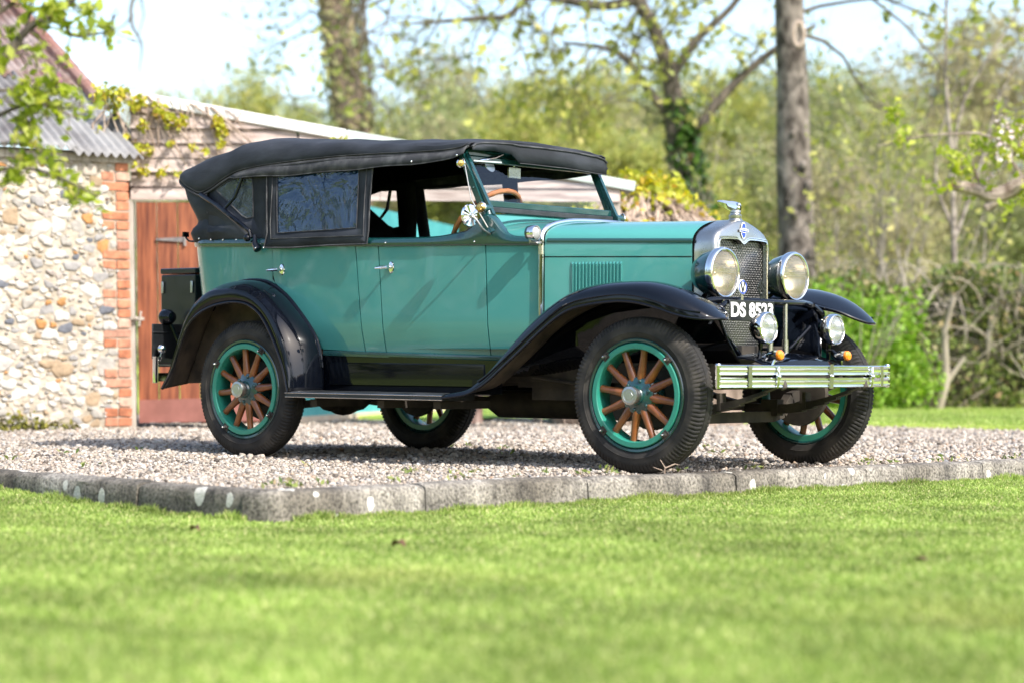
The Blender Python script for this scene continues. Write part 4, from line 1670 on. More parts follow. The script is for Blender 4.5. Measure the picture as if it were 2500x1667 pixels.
# ---- cockpit
st = empty('steering_wheel', (-1.33, -.35, 1.30), parent=car)
ax = Vector((-.72, 0, .69)).normalized()
c = Vector((-1.33, -.35, 1.285))
a_, b_ = ax.orthogonal().normalized(), None
a_ = Vector((0, 1, 0))
b_ = ax.cross(a_)
mb = MB()
ring = [c + (a_ * math.cos(t) + b_ * math.sin(t)) * .212 for t in [2 * math.pi * k / 72 for k in range(73)]]
mb.tube(ring, [.0135 + (.0018 if k % 3 == 0 else 0) for k in range(73)], 10, caps=False)
build(mb, 'wheel_rim', M['wheelwood'], st)
mb = MB()
for k in range(4):
    t = math.pi / 4 + k * math.pi / 2
    mb.tube([c - ax * .03, c + (a_ * math.cos(t) + b_ * math.sin(t)) * .21], .007, 6)
mb.lathe(c - ax * .04, ax, [(.03, 0), (.03, .02), (.02, .03), (.001, .032)], 16)
mb.tube([c - ax * .03, c - ax * .75], .02, 10)
build(mb, 'wheel_spokes', M['under'], st)
mb = MB()
mb.box((-1.20, -.53, 1.02), (-1.16, .53, 1.235))
build(mb, 'dashboard', M['lining'], car, bevel=.01)
for x in (-1.98, -2.95):
    mb = MB()
    mb.box((x, -.56, .66), (x + .55, .56, .86))
    mb.box((x - .16, -.56, .72), (x + .02, .56, 1.17))
    build(mb, 'seat', M['leather'], car, bevel=.05)

# ---- hood (folding top)
TOP = [  # x, half width at edge, edge z, shoulder z, centre z
    (-3.665, .22, 1.622, 1.636, 1.643), (-3.645, .37, 1.616, 1.641, 1.651), (-3.59, .485, 1.602, 1.648, 1.664), (-3.52, .553, 1.572, 1.660, 1.680), (-3.44, .590, 1.540, 1.674, 1.696), (-3.36, .605, 1.508, 1.690, 1.713), (-3.29, .61, 1.487, 1.704, 1.73), (-3.20, .61, 1.510, 1.727, 1.752), (-3.10, .609, 1.556, 1.750, 1.775),
    (-2.99, .608, 1.594, 1.778, 1.80), (-2.86, .61, 1.612, 1.790, 1.815), (-2.74, .61, 1.621, 1.784, 1.812), (-2.43, .608, 1.634, 1.757, 1.79), (-2.17, .606, 1.640, 1.741, 1.775), (-1.9, .604, 1.639, 1.725, 1.76), (-1.665, .602, 1.635, 1.711, 1.745),
    (-1.45, .60, 1.634, 1.706, 1.735), (-1.31, .595, 1.642, 1.704, 1.728), (-1.262, .588, 1.660, 1.698, 1.720), (-1.25, .58, 1.675, 1.690, 1.708)]


def top_row(x, w, ze, zs, zc):
    half = [(w, ze), (w + .004, ze + (zs - ze) * .3), (w - .004, ze + (zs - ze) * .6), (w - .03, ze + (zs - ze) * .84), (w - .075, zs - .004), (w - .13, zs + (zc - zs) * .35), (w * .6, zs + (zc - zs) * .72), (w * .3, zc - (zc - zs) * .08), (0, zc)]
    return [(x, -y, z) for y, z in half] + [(x, y, z) for y, z in half[::-1][1:]]


stt = smooth_path(TOP, 60)
mb = MB()
trows = [top_row(*t) for t in stt]
rr_ = random.Random(3)
wob = []
for i, r in enumerate(trows):
    x = r[0][0]
    wob.append([(p[0], p[1], p[2] + .0045 * math.sin(x * 9 + p[1] * 6) * math.sin(x * 2.3) + .003 * math.sin(x * 23 + p[1] * 9)) for p in r])
mb.grid(wob)
# rear closing edge folded under
e = wob[0]
mb.grid([e, [(p[0] + .02, p[1] * .97, p[2] - .02) for p in e]])
hood = build(mb, 'folding_top', [M['canvas'], M['lining']], car, solid=.006)
hood.modifiers[0].material_offset = 1
# side valance below the edge seam
for s in (-1, 1):
    mb = MB()
    xs = np.linspace(-3.02, -1.262, 50)
    up = [(x, s * (interp(x, [(t[0], t[1]) for t in TOP]) + .001), interp(x, [(t[0], t[2]) for t in TOP]) + .012) for x in xs]
    lo = [(x, s * (.628 + .004 * math.sin(x * 6)), interp(x, [(-3.02, 1.578), (-2.99, 1.574), (-2.6, 1.568), (-2.33, 1.571), (-1.664, 1.582), (-1.40, 1.593), (-1.33, 1.600), (-1.262, 1.622)]) + .003 * math.sin(x * 13)) for x in xs]
    mid = [tuple((Vector(a) * .5 + Vector(b) * .5) + Vector((0, s * (.006 + .004 * math.sin(a[0] * 11)), 0))) for a, b in zip(up, lo)]
    mb.grid([up, mid, lo], 0)
    mb.tube(lo, .003, 6, 1)
    build(mb, 'valance', [M['canvas_edge'], M['canvas_edge']], hood, solid=.003)
    mb = MB()
    mb.tube([(t[0], s * (t[1] + .003), t[2]) for t in stt[3:-2]], .006, 6)
    mb.tube([(t[0], s * (t[1] + .006), t[2] + .018) for t in stt[12:-2]], .002, 6)
    build(mb, 'piping', M['canvas_edge'], hood)
# front flap over the windscreen head
mb = MB()
up, lo = [], []
for y in np.linspace(-.58, .585, 40):
    zt = interp(abs(y), [(0, 1.708), (.3, 1.704), (.5, 1.692), (.56, 1.68), (.585, 1.66)])
    zl = 1.598 if y > -.21 else interp(y, [(-.58, 1.642), (-.4, 1.650), (-.23, 1.640), (-.21, 1.598)])
    if y > .2:
        zl -= .012 * min(1, (y - .2) / .3)
    up.append((-1.25, y, zt))
    lo.append((-1.238 - .004 * math.sin(y * 14), y, zl))
mid = [tuple(Vector(a).lerp(Vector(b), .5) + Vector((.008 + .004 * math.sin(a[1] * 11), 0, 0))) for a, b in zip(up, lo)]
q1 = [tuple(Vector(a).lerp(Vector(b), .12) + Vector((.008, 0, 0))) for a, b in zip(up, lo)]
mb.grid([up, q1, mid, lo])
build(mb, 'front_flap', M['canvas'], hood, solid=.004)
mb = MB()
mb.tube([(p[0] + .004, p[1], p[2]) for p in q1], .005, 6)
mb.tube([(p[0] + .003, p[1], p[2]) for p in lo if p[1] > -.2], .003, 6)
build(mb, 'piping', M['canvas_edge'], hood)
# hood frame sticks
for x, z in ((-2.86, 1.775), (-2.0, 1.715)):
    mb = MB()
    mb.tube([(x, -.58, 1.62), (x, -.5, z - .02), (x, 0, z + .01), (x, .5, z - .02), (x, .58, 1.62)], .012, 8)
    build(mb, 'hood_stick', M['lining'], hood)


def holed(mb, outer, inner, cen, yf, n=96, mi=0):
    ang = [2 * math.pi * k / n + .013 for k in range(n)]
    # make sure the corners are hit
    for poly in (outer, inner):
        for p in poly:
            ang.append(math.atan2(p[1] - cen[1], p[0] - cen[0]) % (2 * math.pi))
    ang = sorted(ang)
    o = [ray_poly(outer, cen, a) for a in ang]
    i = [ray_poly(inner, cen, a) for a in ang]
    m1 = [tuple((np.array(a) * .5 + np.array(b) * .5)) for a, b in zip(o, i)]
    mb.grid([[(p[0], yf(*p), p[1]) for p in ring_] for ring_ in (o, m1, i)], mi, closed=True)
    return [(p[0], yf(*p), p[1]) for p in i]


for s in (-1, 1):
    # rear quarter with its small window
    yq = lambda x, z: s * (.606 + (1.6 - z) * .03 + (.0 if x > -3.1 else (x + 3.1) * .05))
    outer = [(-3.22, 1.515), (-3.1, 1.556), (-2.99, 1.596), (-2.85, 1.614), (-2.71, 1.62), (-2.70, 1.40), (-2.715, 1.16), (-2.80, 1.165), (-2.85, 1.205), (-3.0, 1.205), (-3.22, 1.21)]
    inner = [(-3.16, 1.513), (-3.075, 1.553), (-2.97, 1.575), (-2.862, 1.568), (-2.852, 1.46), (-2.846, 1.346), (-2.895, 1.340), (-2.935, 1.355)]
    mb = MB()
    edge = holed(mb, outer, inner, (-2.93, 1.47), yq)
    q = build(mb, 'quarter_curtain', M['canvas'], hood, solid=.003)
    mb = MB()
    mb.tube(edge + [edge[0]], .004, 6, caps=False)
    build(mb, 'piping', M['canvas_edge'], q)
    mb = MB()
    mb.add([(p[0], p[1] - s * .002, p[2]) for p in edge], [tuple(range(len(edge)))])
    build(mb, 'window', M['celluloid2'], q, smooth=False)
    # door curtain
    yd = lambda x, z: s * (.613 + (1.57 - z) * .105 + .003 * math.sin(x * 14 + z * 9))
    outer = [(-2.735, 1.585), (-2.3, 1.585), (-1.92, 1.585), (-1.925, 1.40), (-1.915, 1.24), (-1.918, 1.165), (-2.2, 1.166), (-2.5, 1.160), (-2.715, 1.166), (-2.70, 1.25), (-2.72, 1.4)]
    inner = [(-2.653, 1.572), (-2.3, 1.573), (-2.027, 1.576), (-2.016, 1.4), (-2.006, 1.256), (-2.3, 1.250), (-2.618, 1.246), (-2.636, 1.4)]
    mb = MB()
    edge = holed(mb, outer, inner, (-2.33, 1.40), yd, 120)
    q = build(mb, 'side_curtain', M['canvas'], hood, solid=.003)
    mb = MB()
    mb.tube(edge + [edge[0]], .003, 6, caps=False)
    mb.tube([(p[0], yd(*p) + s * .002, p[1]) for p in outer[2:] + outer[:1]], .0045, 6, caps=False)
    mb.tube([(-2.685, yd(-2.685, 1.57) + s * .002, 1.575), (-2.68, yd(-2.68, 1.3) + s * .002, 1.3), (-2.665, yd(-2.665, 1.21) + s * .002, 1.215), (-1.95, yd(-1.95, 1.21) + s * .002, 1.212), (-1.965, yd(-1.96, 1.4) + s * .002, 1.4), (-1.965, yd(-1.96, 1.57) + s * .002, 1.575)], .003, 6)
    build(mb, 'piping', M['canvas_edge'], q)
    mb = MB()
    mb.grid([[(x, yd(x, z) - s * (.002 + .006 * math.sin(x * 9 + z * 5) * math.sin((z - 1.25) / .32 * math.pi)), z) for x in np.linspace(-2.65, -2.01, 24)] for z in np.linspace(1.25, 1.572, 12)])
    build(mb, 'window', M['celluloid'] if s < 0 else M['celluloid2'], q)
    # folding irons
    mb = MB()
    mb.tube([(-3.27, s * .625, 1.490), (-3.10, s * .650, 1.418), (-2.88, s * .655, 1.290), (-2.835, s * .655, 1.262), (-2.825, s * .65, 1.228)], [.014, .0155, .0155, .013, .011], 10)
    mb.tube([(-3.05, s * .65, 1.392), (-2.97, s * .64, 1.46), (-2.925, s * .62, 1.58)], [.008, .011, .010], 8)
    mb.ball((-2.845, s * .66, 1.225), .022, 8)
    mb.tube([(-2.80, s * .645, 1.24), (-2.79, s * .652, 1.19), (-2.765, s * .655, 1.155)], [.012, .018, .022], 10)
    build(mb, 'folding_iron', M['black'], hood)
    for x, z in ((-2.765, 1.165), (-2.70, 1.165), (-3.28, 1.235), (-3.18, 1.225), (-3.08, 1.222), (-2.97, 1.22), (-1.62, 1.598), (-1.30, 1.615)):
        mb = MB()
        mb.ball((x, s * (.672 if x > -2.8 and z < 1.3 else (.632 if z > 1.5 else .626)), z), .006, 6)
        build(mb, 'stud', M['chrome'], hood)
# rear curtain wrapped round the tail
mb = MB()
rows = []
for z, off in ((1.205, .008), (1.24, .024), (1.27, .036), (1.295, .024), (1.32, -.002), (1.345, -.008), (1.38, .008), (1.43, .035), (1.48, .058), (1.53, .072), (1.58, .08), (1.62, .085)):
    P0, P1 = rear_path(1.19, .006), rear_path(1.19, off)
    xb = interp(z, [(1.205, -2.835), (1.235, -2.85), (1.30, -2.93), (1.42, -3.135), (1.485, -3.235), (1.56, -3.25), (1.63, -3.25)])
    row = []
    tailp = [(p, q) for p, q in zip(P0, P1) if p[0] < -3.235]
    n1 = 9
    for sgn in (-1, 1):
        seg = []
        for k in range(n1):
            x = xb + (-3.24 - xb) * k / n1
            f = min(1, max(0, (xb - x) / .22))
            f = f * f * (3 - 2 * f)
            yb = .622 + (1.55 - z) * .030
            seg.append((x, sgn * (yb + (.600 + off - yb) * f), z + .003 * math.sin(k * 2.3 + z * 30)))
        if z > 1.49:
            seg = [(a_[0], max(-.585, min(.585, a_[1])), a_[2]) for a_ in seg]
        if sgn < 0:
            row += seg
            row += [(q[0], max(-.605, min(.605, q[1])) if z < 1.49 else max(-.585, min(.585, q[1])), z + .005 * math.sin(i * 1.9)) for i, (p, q) in enumerate(tailp)]
        else:
            row += seg[::-1]
    rows.append(row)
mb.grid(rows)
build(mb, 'rear_curtain', M['canvas'], hood, solid=.004)

# ---- tail: trunk, rack, lamp, bumper
mb = MB()
mb.box((-3.80, -.45, .51), (-3.50, .45, 1.04))
mb.box((-3.805, -.455, 1.045), (-3.495, .455, 1.078))
tr = build(mb, 'luggage_trunk', M['plate'], car, smooth=False, bevel=.008)
mb = MB()
for x in (-3.785, -3.53):
    for y in (-.458, .458):
        mb = MB()
        mb.box((x, y - .006, .93), (x + .018, y + .006, 1.0))
        build(mb, 'catch', M['alloy'], tr, bevel=.003)
mb = MB()
mb.lathe((-3.63, -.55, .785), (-1, 0, 0), [(.001, -.05), (.03, -.045), (.045, -.02), (.048, .02), (.044, .03)], 20, 0)
mb.lathe((-3.66, -.55, .785), (-1, 0, 0), [(.044, 0), (.03, .012), (.001, .016)], 20, 1)
mb.tube([(-3.60, -.55, .74), (-3.56, -.5, .6), (-3.3, -.4, .5)], .012, 8)
tl = build(mb, 'tail_lamp', [M['black'], M['red']], car)
mb = MB()
mb.box((-3.645, -.66, .54), (-3.635, -.36, .745))
mb.box((-3.634, -.665, .69), (-3.628, -.355, .70))
build(mb, 'rear_plate', M['plate'], car, bevel=.003)
mb = MB()
for z in (.435, .52):
    mb.bar((-3.62, -.66, z), (-3.66, -.4, z), .01, .05)
    mb.bar((-3.66, -.4, z), (-3.68, 0, z), .01, .05)
    mb.bar((-3.68, 0, z), (-3.66, .4, z), .01, .05)
    mb.bar((-3.66, .4, z), (-3.62, .66, z), .01, .05)
for s in (-1, 1):
    mb.lathe((-3.615, s * .655, .40), (0, 0, 1), [(.001, 0), (.016, .002), (.017, .15), (.02, .155), (.001, .16)], 12)
    mb.bar((-3.62, s * .42, .47), (-3.35, s * .38, .47), .02, .04)
rbm = build(mb, 'rear_bumper', M['chrome'], car)
mb = MB()
mb.ball((-3.60, -.62, .60), .027, 10)
mb.tube([(-3.60, -.62, .575), (-3.61, -.63, .53)], .007, 8)
build(mb, 'reversing_lamp', M['chrome'], car)
mb = MB()
mb.tube([(-3.43, -.45, 1.235), (-3.50, -.46, 1.232), (-3.545, -.46, 1.235), (-3.57, -.46, 1.255), (-3.575, -.46, 1.275)], .006, 8)
mb.bar((-3.575, -.48, 1.275), (-3.575, -.44, 1.275), .014, .03)
build(mb, 'hood_rest', M['black'], car)

# ================================================================== BUILDINGS
M['mortar'] = pm('lime_mortar', (0.29, 0.245, 0.185), (0.46, 0.405, 0.32), scale=9, rough=0.95, bump=0.02, bscale=22, detail=8)
M['stone'] = island_mat('rubble_stone', [(0, (0.44, 0.42, 0.385)), (.22, (0.31, 0.285, 0.25)), (.38, (0.42, 0.365, 0.30)), (.52, (0.30, 0.22, 0.14)), (.58, (0.42, 0.39, 0.35)), (.75, (0.27, 0.255, 0.24)), (.835, (0.12, 0.125, 0.14)), (.86, (0.38, 0.19, 0.07)), (.90, (0.36, 0.31, 0.27)), (1, (0.5, 0.47, 0.42))], rough=0.85, bump=0.012, bscale=25, noise_mix=0.22, nscale=14, mode='CONSTANT')
M['brick'] = island_mat('orange_brick', [(0, (0.33, 0.12, 0.06)), (.4, (0.42, 0.17, 0.09)), (.7, (0.38, 0.18, 0.115)), (.9, (0.42, 0.27, 0.2)), (1, (0.27, 0.09, 0.045))], rough=0.85, bump=0.006, bscale=40, noise_mix=0.3, nscale=18)
M['corrugated'] = pm('weathered_corrugated', (0.11, 0.10, 0.098), (0.27, 0.265, 0.26), scale=2.6, rough=0.7, lo=0.36, hi=0.64, bump=0.003, bscale=12)
M['rust_tile'] = pm('red_ridge_tile', (0.20, 0.08, 0.055), (0.27, 0.17, 0.145), scale=5, rough=0.85, bump=0.006)
M['weatherboard'] = pm('weathered_board', (0.29, 0.215, 0.185), (0.56, 0.46, 0.41), scale=3, rough=0.85, stretch=(1.2, 1.2, 9), bump=0.004, bscale=5, lo=0.3, hi=0.68)
M['door_red'] = pm('red_brown_door', (0.11, 0.027, 0.012), (0.33, 0.105, 0.043), scale=4, rough=0.55, stretch=(7, 7, .7), bump=0.003, bscale=6, lo=0.3, hi=0.7)
M['door_dull'] = pm('faded_door_rail', (0.20, 0.075, 0.055), (0.28, 0.11, 0.085), scale=6, rough=0.75)
M['grey_wood'] = pm('grey_wood', (0.30, 0.26, 0.215), (0.5, 0.45, 0.385), scale=5, rough=0.85, stretch=(6, 6, .6), bump=0.003)
M['iron'] = pm('grey_iron', (0.13, 0.12, 0.12), (0.25, 0.22, 0.2), scale=20, rough=0.6)
M['barge_white'] = pm('flaking_white', (0.6, 0.61, 0.6), (0.78, 0.77, 0.72), scale=6, rough=0.6)
M['barge_green'] = pm('pale_green_paint', (0.40, 0.47, 0.43), (0.55, 0.6, 0.56), scale=6, rough=0.6)
M['turquoise'] = pm('turquoise_paint', (0.06, 0.33, 0.36), (0.09, 0.40, 0.42), scale=4, rough=0.5)
M['cream'] = pm('cream_rail', (0.55, 0.42, 0.30), (0.62, 0.52, 0.40), scale=8, rough=0.7)
M['slate'] = pm('dark_flashing', (0.03, 0.032, 0.036), (0.06, 0.06, 0.065), scale=10, rough=0.6)
M['moss'] = island_mat('moss', [(0, (.10, .11, .02)), (1, (.22, .2, .04))], rough=1)

WO = Vector((-7.30, 2.45, 0))
WE = Vector((.30, .954, 0)).normalized()
WNm = Vector((.954, -.30, 0)).normalized()


def wp(s, d, z):
    p = WO + WE * (s - .023 * z) + WNm * d
    return (p.x, p.y, z)


cot = empty('stone_outbuilding', WO, 'rubble stone outbuilding with orange brick corner and corrugated roof, left of the red-brown door', 'outbuilding')
mb = MB()
L_ = 4.2
mb.grid([[wp(-L_ + (L_ - .06) * i / 40, .0, -.05 + 2.20 * k / 24) for i in range(41)] for k in range(25)])
mb.grid([[wp(-.06, -d, z) for d in (0, .4)] for z in (-.05, 2.07)])
mb.grid([[wp(-L_, -d, z) for d in (0, 3.5)] for z in (-.05, 2.07)])
build(mb, 'wall', M['mortar'], cot)
rng = random.Random(21)
placed = []
mb = MB()


def stone_at(mb, s, z, a, b, ang, rng, dep):
    n1, n2 = 5, 11
    rows = []
    ph = [rng.uniform(0, 6.28) for _ in range(4)]
    for i in range(n1 + 1):
        t = i / n1 * math.pi / 2
        row = []
        for k in range(n2):
            u = 2 * math.pi * k / n2
            f = 1 + .16 * math.sin(2 * u + ph[0]) + .15 * math.sin(3 * u + ph[1]) + .10 * math.sin(5 * u + ph[2])
            q = math.copysign(abs(math.cos(u)) ** .75, math.cos(u)), math.copysign(abs(math.sin(u)) ** .75, math.sin(u))
            rr = math.sin(t) ** .6 if t > 0 else 0.02
            x, y = a * q[0] * f * rr, b * q[1] * f * rr
            d = dep * math.cos(t) ** .6 if i < n1 else -.015
            d += dep * .25 * math.sin(3 * u + ph[3]) * rr * (1 - rr)
            row.append(wp(s + x * math.cos(ang) - y * math.sin(ang), d, z + x * math.sin(ang) + y * math.cos(ang)))
        rows.append(row)
    mb.grid(rows, closed=True)


for i in range(14000):
    f = 1 - i / 14000
    a = rng.uniform(.016, .074) * (.42 + .75 * f)
    b = a * rng.uniform(.5, .85)
    s = rng.uniform(-3.4, -.02)
    z = rng.uniform(.0, 2.09)
    if s + a > (-.245 if int((z) / .156) % 2 == 0 else -.14):
        continue
    ok = True
    for (s2, z2, a2, b2) in placed:
        if ((s - s2) / (a + a2 + .004)) ** 2 + ((z - z2) / (b + b2 + .004)) ** 2 < .80:
            ok = False
            break
    if ok:
        placed.append((s, z, a, b))
        stone_at(mb, s, z, a, b, rng.uniform(-.35, .35), rng, rng.uniform(.004, .02))
st_ = build(mb, 'rubble_stones', M['stone'], cot, angle=60, recalc=False)
mb = MB()
k = 0
z = .02
while z < 2.05:
    ln = .23 if (k // 2) % 2 == 0 else .112
    parts = [(-ln - .04, -.045)] if rng.random() < .6 or ln < .2 else [(-ln - .04, -ln / 2 - .05), (-ln / 2 - .04, -.045)]
    for s0, s1 in parts:
        j = lambda: rng.uniform(-.004, .004)
        d = .012 + j()
        v = [wp(s0 + j(), -.05, z + j()), wp(s1, -.05, z), wp(s1, -.05, z + .064), wp(s0, -.05, z + .064), wp(s0 + j(), d, z + j()), wp(s1 + j(), d, z + j()), wp(s1 + j(), d, z + .064 + j()), wp(s0 + j(), d, z + .064 + j())]
        mb.add(v, [(4, 5, 6, 7), (0, 4, 7, 3), (1, 2, 6, 5), (3, 7, 6, 2), (0, 1, 5, 4)])
    z += .0765
    k += 1
build(mb, 'brick_corner', M['brick'], cot, smooth=False, bevel=.005)
# roof of corrugated sheets
def roof_sheet(s0, s1, z0, lift, up0, up1):
    mb = MB()
    n = int((s1 - s0) / .0095)
    rows = []
    for i in range(9):
        u = up0 + (up1 - up0) * i / 8
        row = []
        for k in range(n + 1):
            s = s0 + (s1 - s0) * k / n
            w = .019 * math.sin(s / .076 * 2 * math.pi)
            p = WO + WE * s + WNm * (.14 - u * .88) + Vector((0, 0, z0 + u * .475 + lift + w))
            row.append(tuple(p))
        rows.append(row)
    mb.grid(rows)
    return mb


mb = roof_sheet(-4.2, -.56, 2.13, .026, 0, 1.5)
b2 = roof_sheet(-.60, -.01, 2.11, .0, 0.02, 1.5)
mb.add(b2.v, b2.f)
rf = build(mb, 'roof', M['corrugated'], cot, solid=.004, angle=60)
mb = roof_sheet(-4.2, -.62, 2.15, .026, 1.38, 5.2)
b2 = roof_sheet(-.66, -.02, 2.135, .0, 1.34, 5.2)
mb.add(b2.v, b2.f)
M['rusty_sheet'] = pm('rusty_corrugated', (0.13, 0.075, 0.06), (0.27, 0.22, 0.205), scale=4, rough=0.8, lo=0.38, hi=0.62, bump=0.003, bscale=12)
build(mb, 'rusty_sheet', M['rusty_sheet'], rf, solid=.004, angle=60)
mb = MB()
rp = lambda u: WO + WE * -.02 + WNm * (.14 - u * .88) + Vector((0, 0, 2.155 + u * .475))
for i in range(13):
    u0 = 1.0 + i * .32
    mb.tube([rp(u0), rp(u0 + .33)], [.058, .052], 10)
build(mb, 'verge_tile', M['rust_tile'], rf)
mb = MB()
mb.bar(wp(-L_, .02, 2.10), wp(-.02, .02, 2.10), .03, .06)
build(mb, 'wall_plate', M['grey_wood'], cot, smooth=False)
# mossy foot of the wall
def leaf_cloud(P, size, rng, elong=1.6, up=0.0, fold=0.25):
    n = len(P)
    P = np.asarray(P)
    Rm = rot_rand(rng, n)
    if up:
        ax_ = Rm[:, :, 2]
        ax_[:, 2] = np.abs(ax_[:, 2]) + up
    s = size * rng.uniform(.6, 1.3, n)
    u = Rm[:, :, 0] * s[:, None] * elong / 2
    v = Rm[:, :, 1] * s[:, None] / 2
    w = Rm[:, :, 2] * (s * fold)[:, None]
    V = np.stack([P - u, P + v * .9 - u * .1 + w * .5, P + u, P - v * .9 - u * .1 + w * .5], 1)
    F = np.arange(n * 4).reshape(n, 4)
    return V.reshape(-1, 3), F


rg = np.random.default_rng(8)
pts = []
for i in range(900):
    s = rg.uniform(-3.2, -.5)
    c = .5 + .5 * math.sin(s * 5)
    pts.append(wp(s, rg.uniform(.0, .07), abs(rg.normal(0, .035)) * (.4 + c)))
V, F = leaf_cloud(pts, .03, rg)
build_np('moss', V, F, M['moss'], cot)

# ---- shed
SO = Vector((-7.53, 2.62, 0))
SE = Vector((.769, .639, 0))
SN = Vector((.639, -.769, 0))


def sp(u, d, z):
    p = SO + SE * (u - .02 * z) + SN * d
    return (p.x, p.y, z)


shed = empty('timber_shed', SO, 'weathered timber shed with pale sloping bargeboard and creeper, behind the black folding top', 'shed')
zbar = lambda u: 2.60 - .174 * u
mb = MB()
zz = [1.80, 1.905, 2.02, 2.135, 2.25, 2.37, 2.49, 2.60]
for z0, z1 in zip(zz, zz[1:]):
    u1 = (2.60 - z1) / .174
    u0 = (2.60 - z0) / .174
    u1, u0 = max(.06, u1), min(3.9, max(.12, u0))
    u1 = min(u1, 3.9)
    segs = [0, .9 + .5 * math.sin(z0 * 40), 2.2 + .4 * math.sin(z0 * 23), 9]
    for a, c in zip(segs, segs[1:]):
        a2, lo_, hi_ = a + .004, min(c, u0), min(c, u1)
        if lo_ <= a2:
            continue
        hi_ = max(hi_, a2)
        j = .006 * math.sin(z0 * 91 + a * 7)
        mb.prism([sp(a2, .045 + j, z0 + .008), sp(lo_, .045 + j, z0 + .008), sp(hi_, .022 + j, z1 + .004), sp(a2, .022 + j, z1 + .004)], SN * -.02)
build(mb, 'weatherboarding', M['weatherboard'], shed, smooth=False)
mb = MB()
mb.grid([[sp(u, -.02, z) for u in (-.05, 3.0)] for z in (1.82, 1.96)])
mb.prism([sp(0, -.02, 1.84), sp(3.8, -.02, 1.84), sp(3.8, -.02, 1.9), sp(0, -.02, 2.58)], SN * -.02)
build(mb, 'backing', M['lining'], shed, smooth=False)
mb = MB()
mb.bar(sp(-.03, .05, zbar(-.03) + .035), sp(1.72, .05, zbar(1.72) + .03), .035, .085)
build(mb, 'bargeboard', M['barge_white'], shed, smooth=False, bevel=.006)
mb = MB()
mb.bar(sp(1.725, .05, zbar(1.72) + .03), sp(4.02, .05, zbar(4.02) + .03), .032, .080)
build(mb, 'bargeboard', M['barge_green'], shed, smooth=False, bevel=.006)
mb = MB()
rows = []
for k in range(121):
    u = -.05 + 4.1 * k / 120
    z = zbar(u) + .046 + .010 * math.sin(u / .076 * 2 * math.pi)
    rows.append([sp(u, .028, z), sp(u, -1.2, z + .02)])
mb.grid(rows)
build(mb, 'roof', M['corrugated'], shed, solid=.004)
mb = MB()
mb.prism([sp(-.30, .05, 2.28), sp(-.02, .05, 2.06), sp(.02, .05, 2.34), sp(-.10, .05, 2.52)], SN * -.03)
build(mb, 'flashing', M['slate'], shed, smooth=False)
# door posts
mb = MB()
mb.prism([sp(-.045, .04, 0), sp(.022, .04, 0), sp(.02, .04, 1.80), sp(-.045, .04, 1.80)], SN * -.08)
build(mb, 'door_post', M['grey_wood'], shed, smooth=False, bevel=.004)
mb = MB()
mb.prism([sp(3.78, .03, -.05), sp(3.9, .03, -.05), sp(3.9, .03, zbar(3.9)), sp(3.78, .03, zbar(3.8))], SN * -.1)
build(mb, 'corner_post', M['grey_wood'], shed, smooth=False)
mb = MB()
for k in range(6):
    u0 = .045 + k * .165
    mb.prism([sp(u0, .03 + .003 * (k % 2), .035), sp(u0 + .157, .03 + .003 * (k % 2), .035 + .012), sp(u0 + .157, .03 + .003 * (k % 2), 1.79), sp(u0, .03 + .003 * (k % 2), 1.79)], SN * -.03)
door = build(mb, 'door', M['door_red'], shed, smooth=False, bevel=.004)
mb = MB()
mb.prism([sp(.05, .062, .04), sp(1.03, .062, .06), sp(1.03, .05, .25), sp(.05, .05, .22)], SN * -.03)
build(mb, 'kick_board', M['door_dull'], door, smooth=False)
mb = MB()
mb.prism([sp(.20, .05, 1.485), sp(.42, .05, 1.472), sp(.42, .05, 1.512), sp(.20, .05, 1.499)], SN * -.012)
mb.lathe(sp(.43, .045, 1.492), (0, 0, 1), [(.012, -.05), (.012, .05)], 8)
build(mb, 'hinge', M['iron'], door, smooth=False)
mb = MB()
mb.bar(sp(-.01, .055, .865), sp(.10, .055, .86), .012, .022)
mb.bar(sp(.06, .05, .80), sp(.075, .05, .92), .012, .028, up=tuple(SN))
mb.ball(sp(.04, .07, .86), .018, 6)
build(mb, 'latch', M['grey_wood'], door, smooth=False)

# ---- turquoise boarded wall behind the car, and the post beside it
TA, TB = Vector((-7.30, 4.02, 0)), Vector((-10.15, 9.55, 0))
td = (TB - TA).normalized()
tn = Vector((td.y, -td.x, 0))
tw = empty('boarded_wall', TA, 'turquoise boarded wall with a cream bottom rail, glimpsed under the car and through its windows', 'boarded wall')
mb = MB()
n = 24
for k in range(n):
    a = TA + td * ((TB - TA).length * k / n)
    c = TA + td * ((TB - TA).length * (k + 1) / n - .006)
    mb.prism([a + Vector((0, 0, .05)), c + Vector((0, 0, .05)), c + Vector((0, 0, 2.0)), a + Vector((0, 0, 2.0))], tn * -.03)
build(mb, 'boards', M['turquoise'], tw, smooth=False, bevel=.003)
mb = MB()
mb.bar(TA + tn * .012 + Vector((0, 0, .035)), TB + tn * .012 + Vector((0, 0, .035)), .05, .05)
build(mb, 'bottom_rail', M['cream'], tw, smooth=False)
mb = MB()
for k in range(4):
    p = TA + td * ((TB - TA).length * (k + .05) / 3.2) - tn * .08
    mb.bar(p + Vector((0, 0, -.05)), p + Vector((0, 0, 1.9)), .08, .08, up=(1, 0, 0))
build(mb, 'wall_post', M['grey_wood'], tw, smooth=False)
mb = MB()
pp = [Vector((-6.57, 5.65, z)) for z in (-.05, .5, 1.2, 1.7)]
mb.tube([p + Vector((.02 * math.sin(p.z * 3), .015 * math.cos(p.z * 4), 0)) for p in pp], [.075, .068, .064, .06], 9)
M['bark_post'] = pm('stained_post', (0.16, 0.09, 0.07), (0.34, 0.26, 0.22), scale=8, rough=0.9, stretch=(3, 3, .6), bump=0.006)
o = build(mb, 'wooden_post', M['bark_post'])
